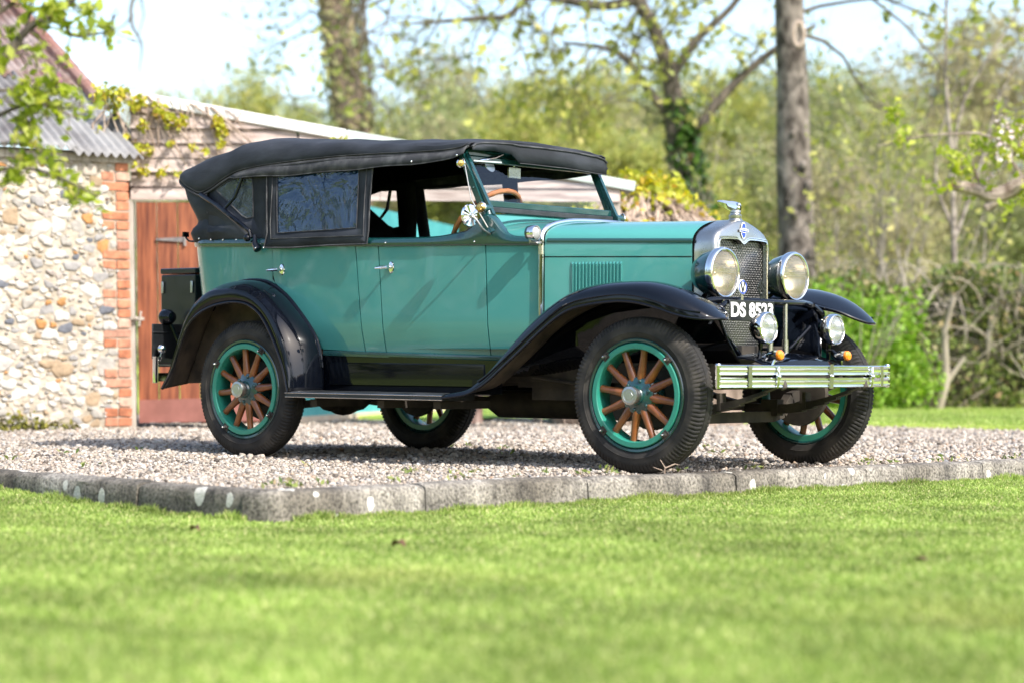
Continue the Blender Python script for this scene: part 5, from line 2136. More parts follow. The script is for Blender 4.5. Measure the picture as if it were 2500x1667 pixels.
tag(o, 'rough brown wooden post standing at the end of the turquoise boarded wall', 'post')
# grass bank beyond the post
mb = MB()
mb.grid([[(-6.80, 6.0, .0), (-30, 6.0, .0)], [(-6.84, 6.02, .03), (-30, 6.02, .03)], [(-7.6, 7.6, .035), (-30, 7.6, .035)]])
tag(build(mb, 'grass_verge', M['far_grass']), kind='structure')

# ================================================================== TREES AND PLANTS
M['bark_grey'] = pm('grey_bark', (0.038, 0.029, 0.022), (0.235, 0.20, 0.168), scale=6.5, rough=0.95, stretch=(1.3, 1.3, .8), bump=0.03, bscale=7, lo=0.36, hi=0.66)
M['bark_dark'] = pm('dark_bark', (0.05, 0.042, 0.033), (0.15, 0.12, 0.09), scale=5, rough=0.95, stretch=(2, 2, .7), bump=0.02, bscale=8)
M['bark_ivy'] = pm('creeper_bark', (0.09, 0.065, 0.048), (0.30, 0.22, 0.16), scale=6, rough=0.95, bump=0.03, bscale=9)
M['twig'] = pm('pale_twig', (0.24, 0.2, 0.155), (0.40, 0.345, 0.28), scale=2, rough=0.9)
M['twig_dark'] = pm('dark_twig', (0.075, 0.06, 0.045), (0.14, 0.115, 0.085), scale=2, rough=0.9)
M['stem_pale'] = pm('dry_stem', (0.30, 0.215, 0.16), (0.52, 0.41, 0.33), scale=4, rough=0.9)
LEAF = {
    'yellow': island_mat('yellow_green_leaf', [(0, (.24, .28, .07)), (.5, (.36, .38, .10)), (.85, (.48, .46, .12)), (1, (.52, .45, .18))], rough=.5, trans=.4),
    'olive': island_mat('olive_leaf', [(0, (.18, .22, .085)), (.5, (.28, .31, .12)), (.85, (.37, .38, .16)), (1, (.44, .41, .22))], rough=.5, trans=.35),
    'brown': island_mat('budding_leaf', [(0, (.24, .215, .125)), (.45, (.34, .31, .17)), (.75, (.42, .37, .19)), (1, (.38, .38, .15))], rough=.6, trans=.35),
    'bright': island_mat('bright_leaf', [(0, (.15, .28, .03)), (.5, (.25, .41, .05)), (1, (.38, .50, .10))], rough=.5, trans=.45),
    'ivy': island_mat('ivy_leaf', [(0, (.022, .065, .012)), (.5, (.05, .12, .018)), (.85, (.10, .17, .03)), (1, (.26, .17, .06))], rough=.35, trans=.15),
    'creeper': island_mat('creeper_leaf', [(0, (.30, .34, .04)), (.5, (.46, .46, .05)), (.85, (.58, .50, .06)), (1, (.50, .29, .07))], rough=.45, trans=.4),
    'magnolia': island_mat('magnolia_leaf', [(0, (.22, .29, .03)), (.5, (.38, .45, .06)), (.9, (.54, .56, .12)), (1, (.56, .48, .16))], rough=.4, trans=.55),
    'hedge': island_mat('hedge_leaf', [(0, (.07, .11, .025)), (.4, (.15, .20, .045)), (.7, (.25, .29, .08)), (.88, (.34, .32, .16)), (1, (.40, .26, .15))], rough=.55, trans=.3),
}
LEAF['bare'] = LEAF['brown']


def grow(mb, rng, p, d, L, r, lvl, tips, up=.25, n_kids=(4, 6), sides=(7, 5, 4, 3, 3), wob=.22, seg=5, ratio=.62, spread=(.5, 1.0)):
    p, d = Vector(p), Vector(d).normalized()
    pts, rad = [p.copy()], [r]
    dirs = [d.copy()]
    for i in range(seg):
        d = (d + Vector((rng.gauss(0, wob), rng.gauss(0, wob), rng.gauss(0, wob) + up * .25))).normalized()
        p = p + d * (L / seg)
        pts.append(p.copy())
        dirs.append(d.copy())
        rad.append(r * (1 - .75 * (i + 1) / seg))
    mb.tube(pts, rad, sides[min(len(sides) - 1, lvl[1] - lvl[0])], caps=False)
    if lvl[0] <= 1:
        for i in range(1, len(pts)):
            tips.append((tuple(pts[i]), lvl[0]))
    if lvl[0] <= 0:
        return
    for k in range(rng.randint(*n_kids)):
        t = rng.uniform(.3, 1.0)
        i = min(int(t * seg), seg - 1)
        q = pts[i].lerp(pts[i + 1], t * seg - i)
        side = dirs[i].orthogonal().normalized()
        side.rotate(Matrix.Rotation(rng.uniform(0, 6.283), 3, dirs[i]))
        a = rng.uniform(*spread)
        nd = dirs[i] * math.cos(a) + side * math.sin(a)
        grow(mb, rng, q, nd, L * ratio * rng.uniform(.75, 1.15), max(.003, rad[i] * .6), (lvl[0] - 1, lvl[1]), tips, up, n_kids, sides, wob, seg, ratio, spread)


def leaf_pts(tips, per, jit, rg):
    T = np.array([t[0] for t in tips])
    if len(T) == 0:
        return np.zeros((0, 3))
    T = np.repeat(T, per, axis=0)
    return T + rg.normal(0, jit, T.shape)


PROTO = {}


def proto_tree(kind, seed, h, per, size, kids=(4, 6), lv=3, low=.1, leafmat=None):
    """background tree: returns the thing; unit is real metres at height h"""
    rng = random.Random(seed)
    rg = np.random.default_rng(seed)
    root = empty('background_tree', (0, 0, 0))
    mb = MB()
    tips = []
    pts = [(0, 0, -.3)]
    x = y = 0
    n = 6
    for i in range(1, n + 1):
        x += rng.gauss(0, .02 * h)
        y += rng.gauss(0, .02 * h)
        pts.append((x, y, h * .78 * i / n))
    r0 = h * .016
    mb.tube(pts, [r0 * (1.15 - .95 * i / n) for i in range(n + 1)], 7, caps=False)
    for i in range(17):
        t = low + (1 - low) * (i / 16) ** .9
        q = Vector(pts[0]).lerp(Vector(pts[-1]), 0)
        k = min(int(t * n), n - 1)
        q = Vector(pts[k]).lerp(Vector(pts[k + 1]), t * n - k)
        az = i * 2.4 + rng.uniform(-.4, .4)
        el = rng.uniform(.25, .8) + .45 * t
        d = Vector((math.cos(az) * math.cos(el), math.sin(az) * math.cos(el), math.sin(el)))
        Lb = h * (.36 - .20 * abs(t - .35))
        grow(mb, rng, q, d, Lb, r0 * (.5 - .3 * t), (lv - 1, lv - 1), tips, up=.35, n_kids=kids, sides=(5, 4, 3, 3))
    build(mb, 'trunk', M['twig'] if kind in ('brown', 'bare', 'olive') else M['bark_grey'], root, smooth=True, recalc=False)
    if per:
        P = leaf_pts(tips, per, h * .022, rg)
        V, F = leaf_cloud(P, size, rg, 1.3)
        build_np('crown', V, F, LEAF[kind], root)
    root['_h'] = float(np.percentile(np.array([t[0][2] for t in tips]), 99.5))
    return root


def copy_thing(o):
    c = o.copy()
    sc.collection.objects.link(c)
    for ch in list(o.children):
        k = ch.copy()
        sc.collection.objects.link(k)
        k.parent = c
        for g in list(ch.children):
            gg = g.copy()
            sc.collection.objects.link(gg)
            gg.parent = k
    return c


BT = [(-46.9, 36.2, 9.3, 'bare', 'thin bare tree against the sky, nearer of two above the stone outbuilding roof end'),
      (-49.5, 40.6, 9.6, 'bare', 'thin bare tree against the sky above the creeper-covered end of the shed'),
      (-52.3, 44.7, 9.7, 'yellow', 'low rounded yellow-green tree far beyond the left end of the pale bargeboard'),
      (-52.5, 47.2, 10.3, 'yellow', 'taller yellow-green tree against the sky beyond the middle of the pale bargeboard'),
      (-53.3, 50.4, 9.8, 'olive', 'hazy olive tree far off just left of the creeper-clad trunk'),
      (-33.7, 34.2, 7.5, 'olive', 'olive budding tree just right of the creeper-clad trunk'),
      (-36.0, 38.8, 9.0, 'brown', 'tall tan budding tree above the middle of the black folding top'),
      (-38.0, 43.6, 9.2, 'olive', 'olive tree rising above the front edge of the black folding top'),
      (-30.6, 36.8, 7.9, 'yellow', 'yellow-green tree beyond the windscreen header, behind the drooping oak twigs'),
      (-38.7, 49.5, 9.5, 'brown', 'tan budding tree far behind, left of the forked oak trunk'),
      (-40.5, 54.5, 10.5, 'olive', 'distant olive tree seen through the fork of the oak'),
      (-33.1, 47.7, 8.8, 'yellow', 'yellow tree seen under the right limb of the forked oak'),
      (-40.5, 61.0, 10.9, 'olive', 'distant olive tree just left of the tall bare trunk'),
      (-28.1, 45.4, 9.0, 'olive', 'tall olive tree just right of the tall bare trunk'),
      (-30.0, 50.3, 9.2, 'brown', 'tan tree between the tall olive tree and the thin birch'),
      (-31.6, 55.4, 9.6, 'brown', 'tan budding tree in the dip of the skyline left of the thin birch'),
      (-33.2, 60.6, 10.2, 'olive', 'small distant olive tree directly behind the thin birch'),
      (-31.8, 61.8, 11.7, 'brown', 'big domed orange-brown tree on the skyline right of the thin birch'),
      (-28.2, 58.3, 10.7, 'brown', 'orange-brown tree on the skyline at the right edge'),
      (-37.2, 31.3, 6.7, 'olive', 'olive scrub tree low behind the pale bargeboard'),
      (-28.7, 25.4, 5.3, 'yellow', 'small yellow-green tree in front of the creeper-clad trunk, over the shed roof'),
      (-25.8, 25.1, 5.3, 'brown', 'small tan tree right behind the low end of the shed roof'),
      (-26.6, 27.1, 5.7, 'olive', 'olive bush rising over the middle of the black folding top'),
      (-23.1, 24.8, 5.1, 'yellow', 'bright yellow-green bush over the near front corner of the black folding top'),
      (-22.2, 25.5, 5.2, 'yellow', 'bright yellow-green bush above the centre of the windscreen'),
      (-22.6, 27.8, 5.1, 'olive', 'olive bush above the far end of the windscreen'),
      (-19.5, 25.2, 4.7, 'yellow', 'yellow-green bush just left of the forked oak trunk'),
      (-18.1, 26.3, 4.7, 'brown', 'tan scrub bush between the forked oak and the tall bare trunk'),
      (-16.2, 22.7, 3.8, 'yellow', 'low yellow-green bush at the foot of the forked oak'),
      (-16.5, 25.1, 4.2, 'olive', 'olive scrub bush behind the left edge of the tall bare trunk'),
      (-15.6, 25.8, 4.3, 'brown', 'tan scrub bush behind the right edge of the tall bare trunk'),
      (-12.9, 22.8, 3.4, 'brown', 'low tan scrub bush over the left end of the hedge'),
      (-15.9, 29.5, 4.2, 'brown', 'tan scrub tree over the hedge left of the thin birch'),
      (-15.1, 30.2, 4.2, 'brown', 'tan scrub tree over the hedge right of the thin birch'),
      (-12.1, 26.1, 3.5, 'olive', 'olive scrub over the right end of the hedge')]
PR = {'yellow': [(101, 'yellow', 2), (102, 'yellow', 2)], 'olive': [(103, 'olive', 2), (104, 'olive', 1)], 'brown': [(105, 'brown', 1), (106, 'brown', 1)], 'bare': [(107, 'bare', 0)]}
used = {}
rngb = random.Random(77)
for i, (x, y, h, kind, lab) in enumerate(BT):
    sd, kd, per = PR[kind][i % len(PR[kind])]
    big = h > 6.6
    key = (sd, big)
    hp = 9.5 if big else 5.0
    if key not in used:
        o = proto_tree(kd, sd, hp, (per * (1 if big else 1)) if per else 0, .12 if big else .075, kids=(4, 5), lv=4 if big else 4, low=.06 if not big else .12)
        used[key] = o
    else:
        o = copy_thing(used[key])
    sca = h / used[key].get('_h', hp)
    o.location = (x, y, -.1)
    wide = 1.75 if (x > -33 and y > 58) else 1.0
    o.scale = (sca * rngb.uniform(.95, 1.2) * wide, sca * rngb.uniform(.95, 1.2) * wide, sca * (1.08 if wide > 1 else 1))
    o.rotation_euler = (0, 0, rngb.uniform(0, 6.28))
    tag(o, lab, 'tree' if big else 'bush', 'trees and scrub in the blurred wood behind the car')

# ---- named trees
def limb(mb, pts, rad, n=9, smooth_n=0):
    if smooth_n:
        P = smooth_path([tuple(p) for p in pts], smooth_n)
        rr = np.interp(np.linspace(0, 1, smooth_n), np.linspace(0, 1, len(rad)), rad)
        mb.tube(P, list(rr), n, caps=False)
        return P
    mb.tube(pts, rad, n, caps=False)
    return pts


def twigs_along(mb, P, rng, tips, n, L, r, lv, t0=.1, up=.2, kids=(3, 5), outdir=None, wob=.28):
    P = [Vector(p) for p in P]
    for k in range(n):
        t = t0 + (1 - t0) * rng.random()
        i = min(int(t * (len(P) - 1)), len(P) - 2)
        q = P[i].lerp(P[i + 1], t * (len(P) - 1) - i)
        d = (P[i + 1] - P[i]).normalized()
        side = d.orthogonal().normalized()
        side.rotate(Matrix.Rotation(rng.uniform(0, 6.283), 3, d))
        nd = d * .6 + side * .8
        if outdir is not None:
            nd = nd + Vector(outdir) * rng.uniform(0, 1)
        grow(mb, rng, q, nd, L * rng.uniform(.6, 1.2), r, (lv, lv), tips, up=up, n_kids=kids, sides=(5, 4, 3, 3), wob=wob, ratio=.6)


def ivy_on(P, rad, n, size, rg, jit=.05, bias=None):
    P = np.array([tuple(p) for p in P])
    rad = np.array(rad)
    t = rg.random(n) * (len(P) - 1)
    i = np.minimum(t.astype(int), len(P) - 2)
    f = (t - i)[:, None]
    c = P[i] * (1 - f) + P[i + 1] * f
    rr = rad[i] * (1 - f[:, 0]) + rad[i + 1] * f[:, 0]
    a = rg.uniform(0, 2 * np.pi, n)
    c[:, 0] += np.cos(a) * (rr + abs(rg.normal(0, jit, n)))
    c[:, 1] += np.sin(a) * (rr + abs(rg.normal(0, jit, n)))
    return leaf_cloud(c, size, rg, 1.1)


# big trunk clad in dead creeper, left of centre
rng, rg = random.Random(31), np.random.default_rng(31)
T = empty('creeper_clad_tree', (-20.6, 19.1, -.1), 'thick tree trunk wrapped in brown creeper, rising above the low end of the shed', 'tree')
mb = MB()
P = limb(mb, [(-20.6, 19.05, -.2), (-20.66, 19.0, 2.5), (-20.69, 18.96, 4.23), (-20.75, 18.90, 4.9), (-20.81, 18.84, 5.6), (-20.91, 18.76, 6.4), (-21.04, 18.64, 7.2), (-21.3, 18.4, 9.5)], [.37, .34, .31, .285, .28, .265, .27, .22], 14, 24)
tr_ = build(mb, 'trunk', M['bark_ivy'], T)
mb = MB()
tips = []
for a in range(46):
    t = rng.random()
    q = Vector((-20.68, 18.96, 2.8 + 4.2 * t))
    az = rng.uniform(0, 6.28)
    pts = []
    r = .30
    for k in range(9):
        pts.append((q.x + (r + .015 * rng.random()) * math.cos(az) - .06 * max(0, q.z - 5), q.y + (r + .015 * rng.random()) * math.sin(az) - .05 * max(0, q.z - 5), q.z))
        az += rng.gauss(0, .25)
        q.z += .16
    mb.tube(pts, .017, 4, caps=False)
for a in range(22):
    z = rng.uniform(4.6, 7.4)
    az = rng.uniform(0, 6.28)
    grow(mb, rng, (-20.8 + .3 * math.cos(az), 18.85 + .3 * math.sin(az), z), (math.cos(az), math.sin(az), rng.uniform(-.3, .4)), rng.uniform(.9, 2.3), .022, (2, 2), tips, up=-.05, n_kids=(3, 5), sides=(4, 3, 3), wob=.3)
for p0, d0 in (((-21, 18.7, 6.9), (-.8, -.7, .35)), ((-20.9, 18.8, 6.6), (.8, .6, .3)), ((-21.0, 18.7, 7.2), (.4, .7, .5))):
    grow(mb, rng, p0, d0, 3.6, .07, (3, 3), tips, up=.0, n_kids=(4, 6), sides=(5, 4, 3, 3), wob=.28)
# long bare spray hanging against the sky above the stone outbuilding
H0 = limb(mb, [(-21.2, 18.5, 8.9), (-20.6, 16.6, 9.0), (-20.1, 15.0, 7.9), (-20.02, 14.28, 6.54), (-20.45, 13.93, 6.04), (-20.49, 13.9, 5.61), (-20.38, 14.0, 5.3), (-20.41, 13.98, 4.89)], [.09, .07, .05, .04, .034, .028, .02, .008], 5, 26)
limb(mb, [(-20.48, 13.92, 5.75), (-20.6, 13.82, 5.57), (-20.74, 13.7, 5.48)], [.02, .012, .005], 4)
limb(mb, [(-20.4, 13.97, 6.1), (-20.35, 14.02, 5.75), (-20.42, 13.96, 5.4)], [.02, .014, .006], 4)
build(mb, 'twigs', M['twig_dark'], T, recalc=False)
V, F = ivy_on([(-20.66, 19.0, 2.5), (-20.69, 18.96, 4.2), (-20.81, 18.84, 5.6)], [.33, .31, .28], 230, .12, rg, .08)
build_np('ivy', V, F, LEAF['olive'], T)
V, F = ivy_on([(-20.66, 19.0, 2.5), (-20.69, 18.96, 4.2), (-20.81, 18.84, 5.6), (-20.9, 18.75, 6.8)], [.33, .31, .28, .27], 900, .10, rg, .06)
build_np('dead_creeper', V, F, LEAF['brown'], T)
V, F = leaf_cloud(leaf_pts([t for t in tips if rng.random() < .2], 1, .06, rg), .10, rg)
build_np('leaves', V, F, LEAF['olive'], T)

# tall bare trunk right of the bonnet
rng, rg = random.Random(41), np.random.default_rng(41)
T = empty('tall_tree', (-9.47, 15.32, 0), 'tall straight grey trunk with a pale branch scar, rising behind the radiator', 'tree')
mb = MB()
P = limb(mb, [(-9.46, 15.34, -.2), (-9.47, 15.32, .4), (-9.49, 15.28, 2.02), (-9.52, 15.25, 3.05), (-9.53, 15.23, 4.08), (-9.56, 15.19, 5.11), (-9.6, 15.1, 8.0)], [.30, .25, .232, .222, .20, .182, .15], 18, 30)
tr_ = build(mb, 'trunk', M['bark_grey'], T)
mb = MB()
c = Vector((-9.535, 15.23, 4.65))
nrm = Vector((.75, -.66, 0)).normalized()
sd = Vector((0, 0, 1)).cross(nrm)
for r1, r2, d in ((.115, .035, .175),):
    mb.tube([c + nrm * (d + .01 * math.cos(t)) + sd * (.065 * math.cos(t) + .03) + Vector((0, 0, .15 * math.sin(t))) for t in [2 * math.pi * k / 24 for k in range(25)]], r2, 8, caps=False)
build(mb, 'branch_scar', pm('scar_bark', (.30, .23, .18), (.42, .34, .28), scale=8, rough=.95, bump=.01), tr_)
for x_, z_, r_ in ((.04, 3.0, .05), (-.08, 2.4, .04), (.10, 2.75, .06), (.12, 1.9, .05), (-.02, 1.4, .05), (-.1, 3.4, .03)):
    mb = MB()
    mb.ball(Vector((-9.5, 15.27, z_)) + nrm * .225 + sd * x_, r_, 7, sq=(1, 1, 1.4))
    build(mb, 'bark_knot', M['bark_grey'], tr_)
mb = MB()
tips = []
for q, d, L in (((-9.55, 15.2, 4.9), (.8, .55, .1), 2.0), ((-9.55, 15.2, 5.3), (.7, .7, .3), 2.6), ((-9.5, 15.3, 4.7), (.5, .8, -.1), 1.8), ((-9.6, 15.1, 5.2), (-.8, -.5, .1), 1.7), ((-9.5, 15.2, 6.3), (.9, .6, -.1), 3.4), ((-9.5, 15.2, 6.0), (-.9, -.6, -.05), 3.0), ((-9.5, 15.2, 6.6), (.3, -.9, .0), 2.6)):
    grow(mb, rng, q, d, L, .03, (3, 3), tips, up=-.12, n_kids=(3, 5), sides=(5, 4, 3, 3), wob=.24)
build(mb, 'twigs', M['twig_dark'], T, recalc=False)
V, F = leaf_cloud(leaf_pts([t for t in tips if rng.random() < .16], 1, .05, rg), .10, rg)
build_np('leaves', V, F, LEAF['yellow'], T)

# forked oak
rng, rg = random.Random(51), np.random.default_rng(51)
T = empty('forked_oak', (-12.1, 17.0, 0), 'forked oak with dark ivy on its trunk and sparse new leaves, above the windscreen', 'tree')
mb = MB()
tips = []
trunk = limb(mb, [(-12.05, 17.05, -.3), (-12.1, 17.0, 1.2), (-12.24, 16.89, 2.61), (-12.33, 16.81, 3.01), (-12.42, 16.73, 3.69), (-12.46, 16.69, 4.42), (-12.63, 16.54, 5.10), (-12.81, 16.39, 5.56), (-13.1, 16.1, 6.6)], [.21, .18, .165, .155, .14, .125, .10, .095, .07], 14, 26)
lb = []
lb.append(limb(mb, [(-12.32, 16.82, 3.06), (-12.20, 16.91, 3.7), (-11.85, 17.20, 4.32), (-11.41, 17.56, 4.83), (-10.9, 17.9, 5.2)], [.095, .075, .065, .05, .03], 9, 14))
lb.append(limb(mb, [(-12.46, 16.69, 4.5), (-12.24, 16.87, 4.94), (-12.02, 17.05, 5.22), (-11.76, 17.26, 5.56), (-11.4, 17.5, 6.3)], [.075, .058, .05, .042, .03], 8, 14))
lb.append(limb(mb, [(-12.40, 16.75, 3.5), (-12.50, 16.66, 3.95), (-12.68, 16.51, 4.25), (-12.89, 16.33, 4.65), (-13.11, 16.14, 4.87), (-13.6, 15.7, 4.95)], [.085, .07, .06, .05, .038, .02], 8, 16))
lb.append(limb(mb, [(-12.81, 16.39, 5.56), (-13.16, 16.10, 5.47), (-13.50, 15.81, 5.52), (-13.94, 15.45, 5.61), (-14.20, 15.23, 5.32), (-14.46, 15.01, 5.29), (-15.3, 14.3, 5.2)], [.085, .07, .065, .055, .045, .04, .015], 8, 20))
lb.append(limb(mb, [(-13.0, 16.2, 6.2), (-13.8, 15.5, 6.3), (-14.9, 14.6, 5.9), (-15.9, 13.8, 5.3)], [.07, .055, .04, .012], 7, 14))
tk = build(mb, 'trunk', M['bark_dark'], T)
mb = MB()
for l, n, L in ((lb[0], 7, .9), (lb[1], 8, 1.0), (lb[2], 13, 1.2), (lb[3], 17, 1.3), (lb[4], 13, 1.4)):
    twigs_along(mb, l, rng, tips, n, L, .014, 2, .2, up=-.12, kids=(3, 5), outdir=(0, 0, -.4))
twigs_along(mb, trunk[10:], rng, tips, 12, 1.0, .014, 2, .1, up=.05, kids=(3, 5))
build(mb, 'twigs', M['twig_dark'], T, recalc=False)
V, F = leaf_cloud(leaf_pts([t for t in tips if rng.random() < .16], 1, .06, rg), .105, rg)
build_np('leaves', V, F, LEAF['yellow'], T)
V, F = ivy_on([(-12.0, 17.1, 0), (-12.1, 17.05, 1.2), (-12.20, 16.94, 2.61), (-12.33, 16.85, 3.4), (-12.4, 16.75, 4.2)], [.27, .25, .2, .15, .1], 2300, .10, rg, .07)
build_np('ivy', V, F, LEAF['ivy'], T)

# bare saplings between the trunk and the hedge
M['sapling_bark'] = pm('sapling_bark', (.15, .125, .10), (.33, .29, .24), scale=5, rough=.9)
for k, (x, y, h, lab) in enumerate(((-9.06, 15.66, 3.4, 'thin bare sapling just right of the tall trunk, shorter one'), (-8.74, 15.92, 4.3, 'thin forked sapling with a few leaves, second right of the tall trunk'), (-8.36, 16.25, 3.9, 'slender leaning sapling midway between the tall trunk and the birch'), (-7.62, 16.85, 3.6, 'slender bare sapling close behind the right side of the birch'), (-10.25, 14.66, 3.3, 'thin bare sapling just left of the tall trunk'))):
    rng, rg = random.Random(200 + k), np.random.default_rng(200 + k)
    T = empty('sapling', (x, y, 0), lab, 'sapling', 'bare saplings by the hedge')
    mb = MB()
    tips = []
    for j in range(3):
        grow(mb, rng, (x + rng.gauss(0, .05), y + rng.gauss(0, .05), -.1), (rng.gauss(0, .16), rng.gauss(0, .16), 1), h * rng.uniform(.75, 1), .022, (2, 2), tips, up=.15, n_kids=(5, 7), sides=(5, 4, 3), wob=.13, seg=7, ratio=.42, spread=(.35, .9))
    build(mb, 'trunk', M['sapling_bark'], T, recalc=False)
    V, F = leaf_cloud(leaf_pts([t for t in tips if rng.random() < .22], 1, .05, rg), .07, rg)
    build_np('leaves', V, F, LEAF['yellow'], T)

# thin pale birch on the right
rng, rg = random.Random(61), np.random.default_rng(61)
T = empty('thin_birch', (-6.47, 13.91, 0), 'thin pale leafless birch standing behind the hedge on the right', 'tree')
mb = MB()
tips = []
A = limb(mb, [(-6.48, 13.91, -.1), (-6.47, 13.91, .95), (-6.47, 13.89, 1.88), (-6.49, 13.87, 2.8), (-6.54, 13.81, 3.73), (-6.53, 13.81, 4.66), (-6.54, 13.8, 5.6)], [.046, .040, .034, .030, .022, .016, .009], 8, 20)
B_ = limb(mb, [(-6.5, 13.86, 2.57), (-6.4, 13.93, 3.4), (-6.15, 14.14, 4.0), (-5.9, 14.34, 4.5)], [.028, .022, .016, .008], 6, 12)
C_ = limb(mb, [(-6.49, 13.88, 2.06), (-6.62, 13.77, 2.48), (-6.62, 13.76, 2.9), (-6.54, 13.82, 3.31)], [.022, .02, .014, .008], 6, 10)
D_ = limb(mb, [(-6.47, 13.89, 1.88), (-6.22, 14.09, 2.81), (-6.08, 14.2, 3.5), (-5.8, 14.4, 4.1)], [.026, .022, .018, .008], 6, 12)
for l, n in ((A[8:], 9), (B_, 6), (C_, 4), (D_, 6)):
    twigs_along(mb, l, rng, tips, n, .8, .008, 1, .3, up=.3, kids=(2, 4))
build(mb, 'trunk', pm('birch_bark', (.13, .105, .085), (.34, .29, .24), scale=6, rough=.9, stretch=(1, 1, 2), lo=.4, hi=.6), T, recalc=False)
V, F = leaf_cloud(leaf_pts([t for t in tips if rng.random() < .12], 1, .05, rg), .08, rg)
build_np('leaves', V, F, LEAF['yellow'], T)

# the birch stands just beyond the hedge
T.location = (-7.62, 15.95, 0)
T.scale = (1.085, 1.085, 1.085)

# apple tree reaching in from the right edge
rng, rg = random.Random(71), np.random.default_rng(71)
T = empty('apple_tree', (-2.64, 9.95, 0), 'apple branch with cut ends, new leaves and pink-white blossom, reaching in at the right edge', 'tree')
mb = MB()
tips = []
limb(mb, [(-2.62, 9.97, -.1), (-2.66, 9.93, .5), (-2.74, 9.85, 1.2), (-2.9, 9.7, 1.85), (-3.09, 9.55, 2.2)], [.14, .12, .11, .10, .085], 10, 14)
l1 = limb(mb, [(-3.09, 9.55, 2.2), (-3.23, 9.43, 2.18), (-3.38, 9.31, 2.09), (-3.47, 9.23, 2.05), (-3.59, 9.14, 2.10), (-3.76, 8.99, 2.15)], [.085, .075, .08, .072, .06, .052], 10, 20)
mb.lathe((-3.765, 8.985, 2.151), (-.75, -.62, .2), [(.001, .004), (.045, .003), (.052, -.01)], 10, 1)
limb(mb, [(-3.40, 9.29, 2.08), (-3.46, 9.24, 2.0), (-3.53, 9.19, 1.93)], [.06, .05, .045], 9)
t2 = limb(mb, [(-3.55, 9.17, 2.08), (-3.6, 9.12, 2.27), (-3.63, 9.1, 2.42)], [.014, .010, .005], 6)
t3 = limb(mb, [(-3.26, 9.41, 2.18), (-3.35, 9.33, 2.38), (-3.26, 9.4, 2.6), (-3.1, 9.55, 2.8)], [.02, .016, .012, .006], 6)
t4 = limb(mb, [(-3.1, 9.5, 2.2), (-3.3, 9.4, 2.5), (-3.6, 9.15, 2.62), (-3.95, 8.9, 2.6), (-4.3, 8.6, 2.5)], [.02, .016, .012, .009, .005], 6)
for l, n in ((l1, 10), (t2, 4), (t3, 7), (t4, 6)):
    twigs_along(mb, l, rng, tips, n, .3, .005, 1, .1, up=.4, kids=(1, 3))
build(mb, 'trunk', [pm('apple_bark', (.10, .07, .05), (.34, .28, .225), scale=9, rough=.95, bump=.01), pm('cut_wood', (.42, .2, .1), rough=.9)], T, recalc=False)
sel = [t for t in tips if rng.random() < .5]
V, F = leaf_cloud(leaf_pts(sel, 3, .035, rg), .055, rg)
build_np('leaves', V, F, LEAF['creeper'] if False else LEAF['magnolia'], T)
V, F = leaf_cloud(leaf_pts([t for t in sel if t[0][2] > 2.14 and t[0][0] > -3.5][::3], 8, .035, rg), .045, rg, 1.0)
build_np('blossom', V, F, island_mat('apple_blossom', [(0, (.75, .55, .6)), (1, (.85, .8, .8))], rough=.6, trans=.3), T)

# magnolia reaching in at upper left, close to the camera
rng, rg = random.Random(81), np.random.default_rng(81)
T = empty('magnolia_tree', (-.34, -4.91, LAWN_Z), 'magnolia branches with fresh green leaves and one purple bud, at the upper left edge', 'tree')
mb = MB()
tips = []
limb(mb, [(-.36, -4.93, -.2), (-.34, -4.91, 0), (-.29, -4.88, .64), (-.19, -4.8, 1.21), (-.06, -4.7, 1.52)], [.05, .045, .035, .026, .020], 9, 14)
limb(mb, [(-.27, -4.87, .8), (-.13, -4.75, 1.12), (-.04, -4.68, 1.21)], [.018, .013, .010], 7, 8)
limb(mb, [(-.22, -4.83, 1.05), (-.14, -4.77, 1.28), (-.04, -4.68, 1.38)], [.018, .013, .010], 7, 8)
limb(mb, [(-.10, -4.73, 1.45), (-.09, -4.72, 1.6), (-.06, -4.7, 1.74)], [.018, .013, .010], 7, 8)
la = limb(mb, [(-.06, -4.7, 1.52), (.01, -4.64, 1.6), (.08, -4.58, 1.72), (.16, -4.52, 1.78), (.22, -4.47, 1.84), (.3, -4.4, 1.95)], [.018, .016, .014, .011, .008, .005], 8, 18)
lb_ = limb(mb, [(-.04, -4.68, 1.38), (.05, -4.6, 1.44), (.13, -4.54, 1.45), (.22, -4.46, 1.40)], [.010, .007, .005, .003], 6, 12)
lc = limb(mb, [(-.04, -4.68, 1.21), (.08, -4.58, 1.22), (.17, -4.51, 1.19), (.28, -4.41, 1.12)], [.010, .007, .005, .003], 6, 12)
ld = limb(mb, [(.18, -4.5, 1.79), (.21, -4.48, 1.70), (.29, -4.41, 1.71), (.32, -4.38, 1.72)], [.006, .005, .004, .002], 6, 10)
le = limb(mb, [(-.06, -4.7, 1.74), (.03, -4.63, 1.8), (.08, -4.59, 1.86)], [.010, .008, .006], 6, 8)
lf = limb(mb, [(-.06, -4.7, 1.52), (.02, -4.63, 1.50), (.10, -4.56, 1.54), (.17, -4.50, 1.52)], [.008, .006, .004, .002], 6, 10)
lg = limb(mb, [(-.05, -4.69, 1.30), (.05, -4.6, 1.31), (.14, -4.53, 1.28)], [.007, .005, .002], 6, 10)
lh = limb(mb, [(.0, -4.65, 1.59), (.06, -4.6, 1.66), (.10, -4.57, 1.80)], [.007, .005, .003], 6, 8)
for l, n in ((la, 17), (lb_, 13), (lc, 10), (ld, 8), (le, 10), (lf, 12), (lg, 9), (lh, 8)):
    twigs_along(mb, l, rng, tips, n, .12, .0028, 1, .05, up=.1, kids=(1, 3), wob=.35)
build(mb, 'trunk', M['bark_dark'], T, recalc=False)
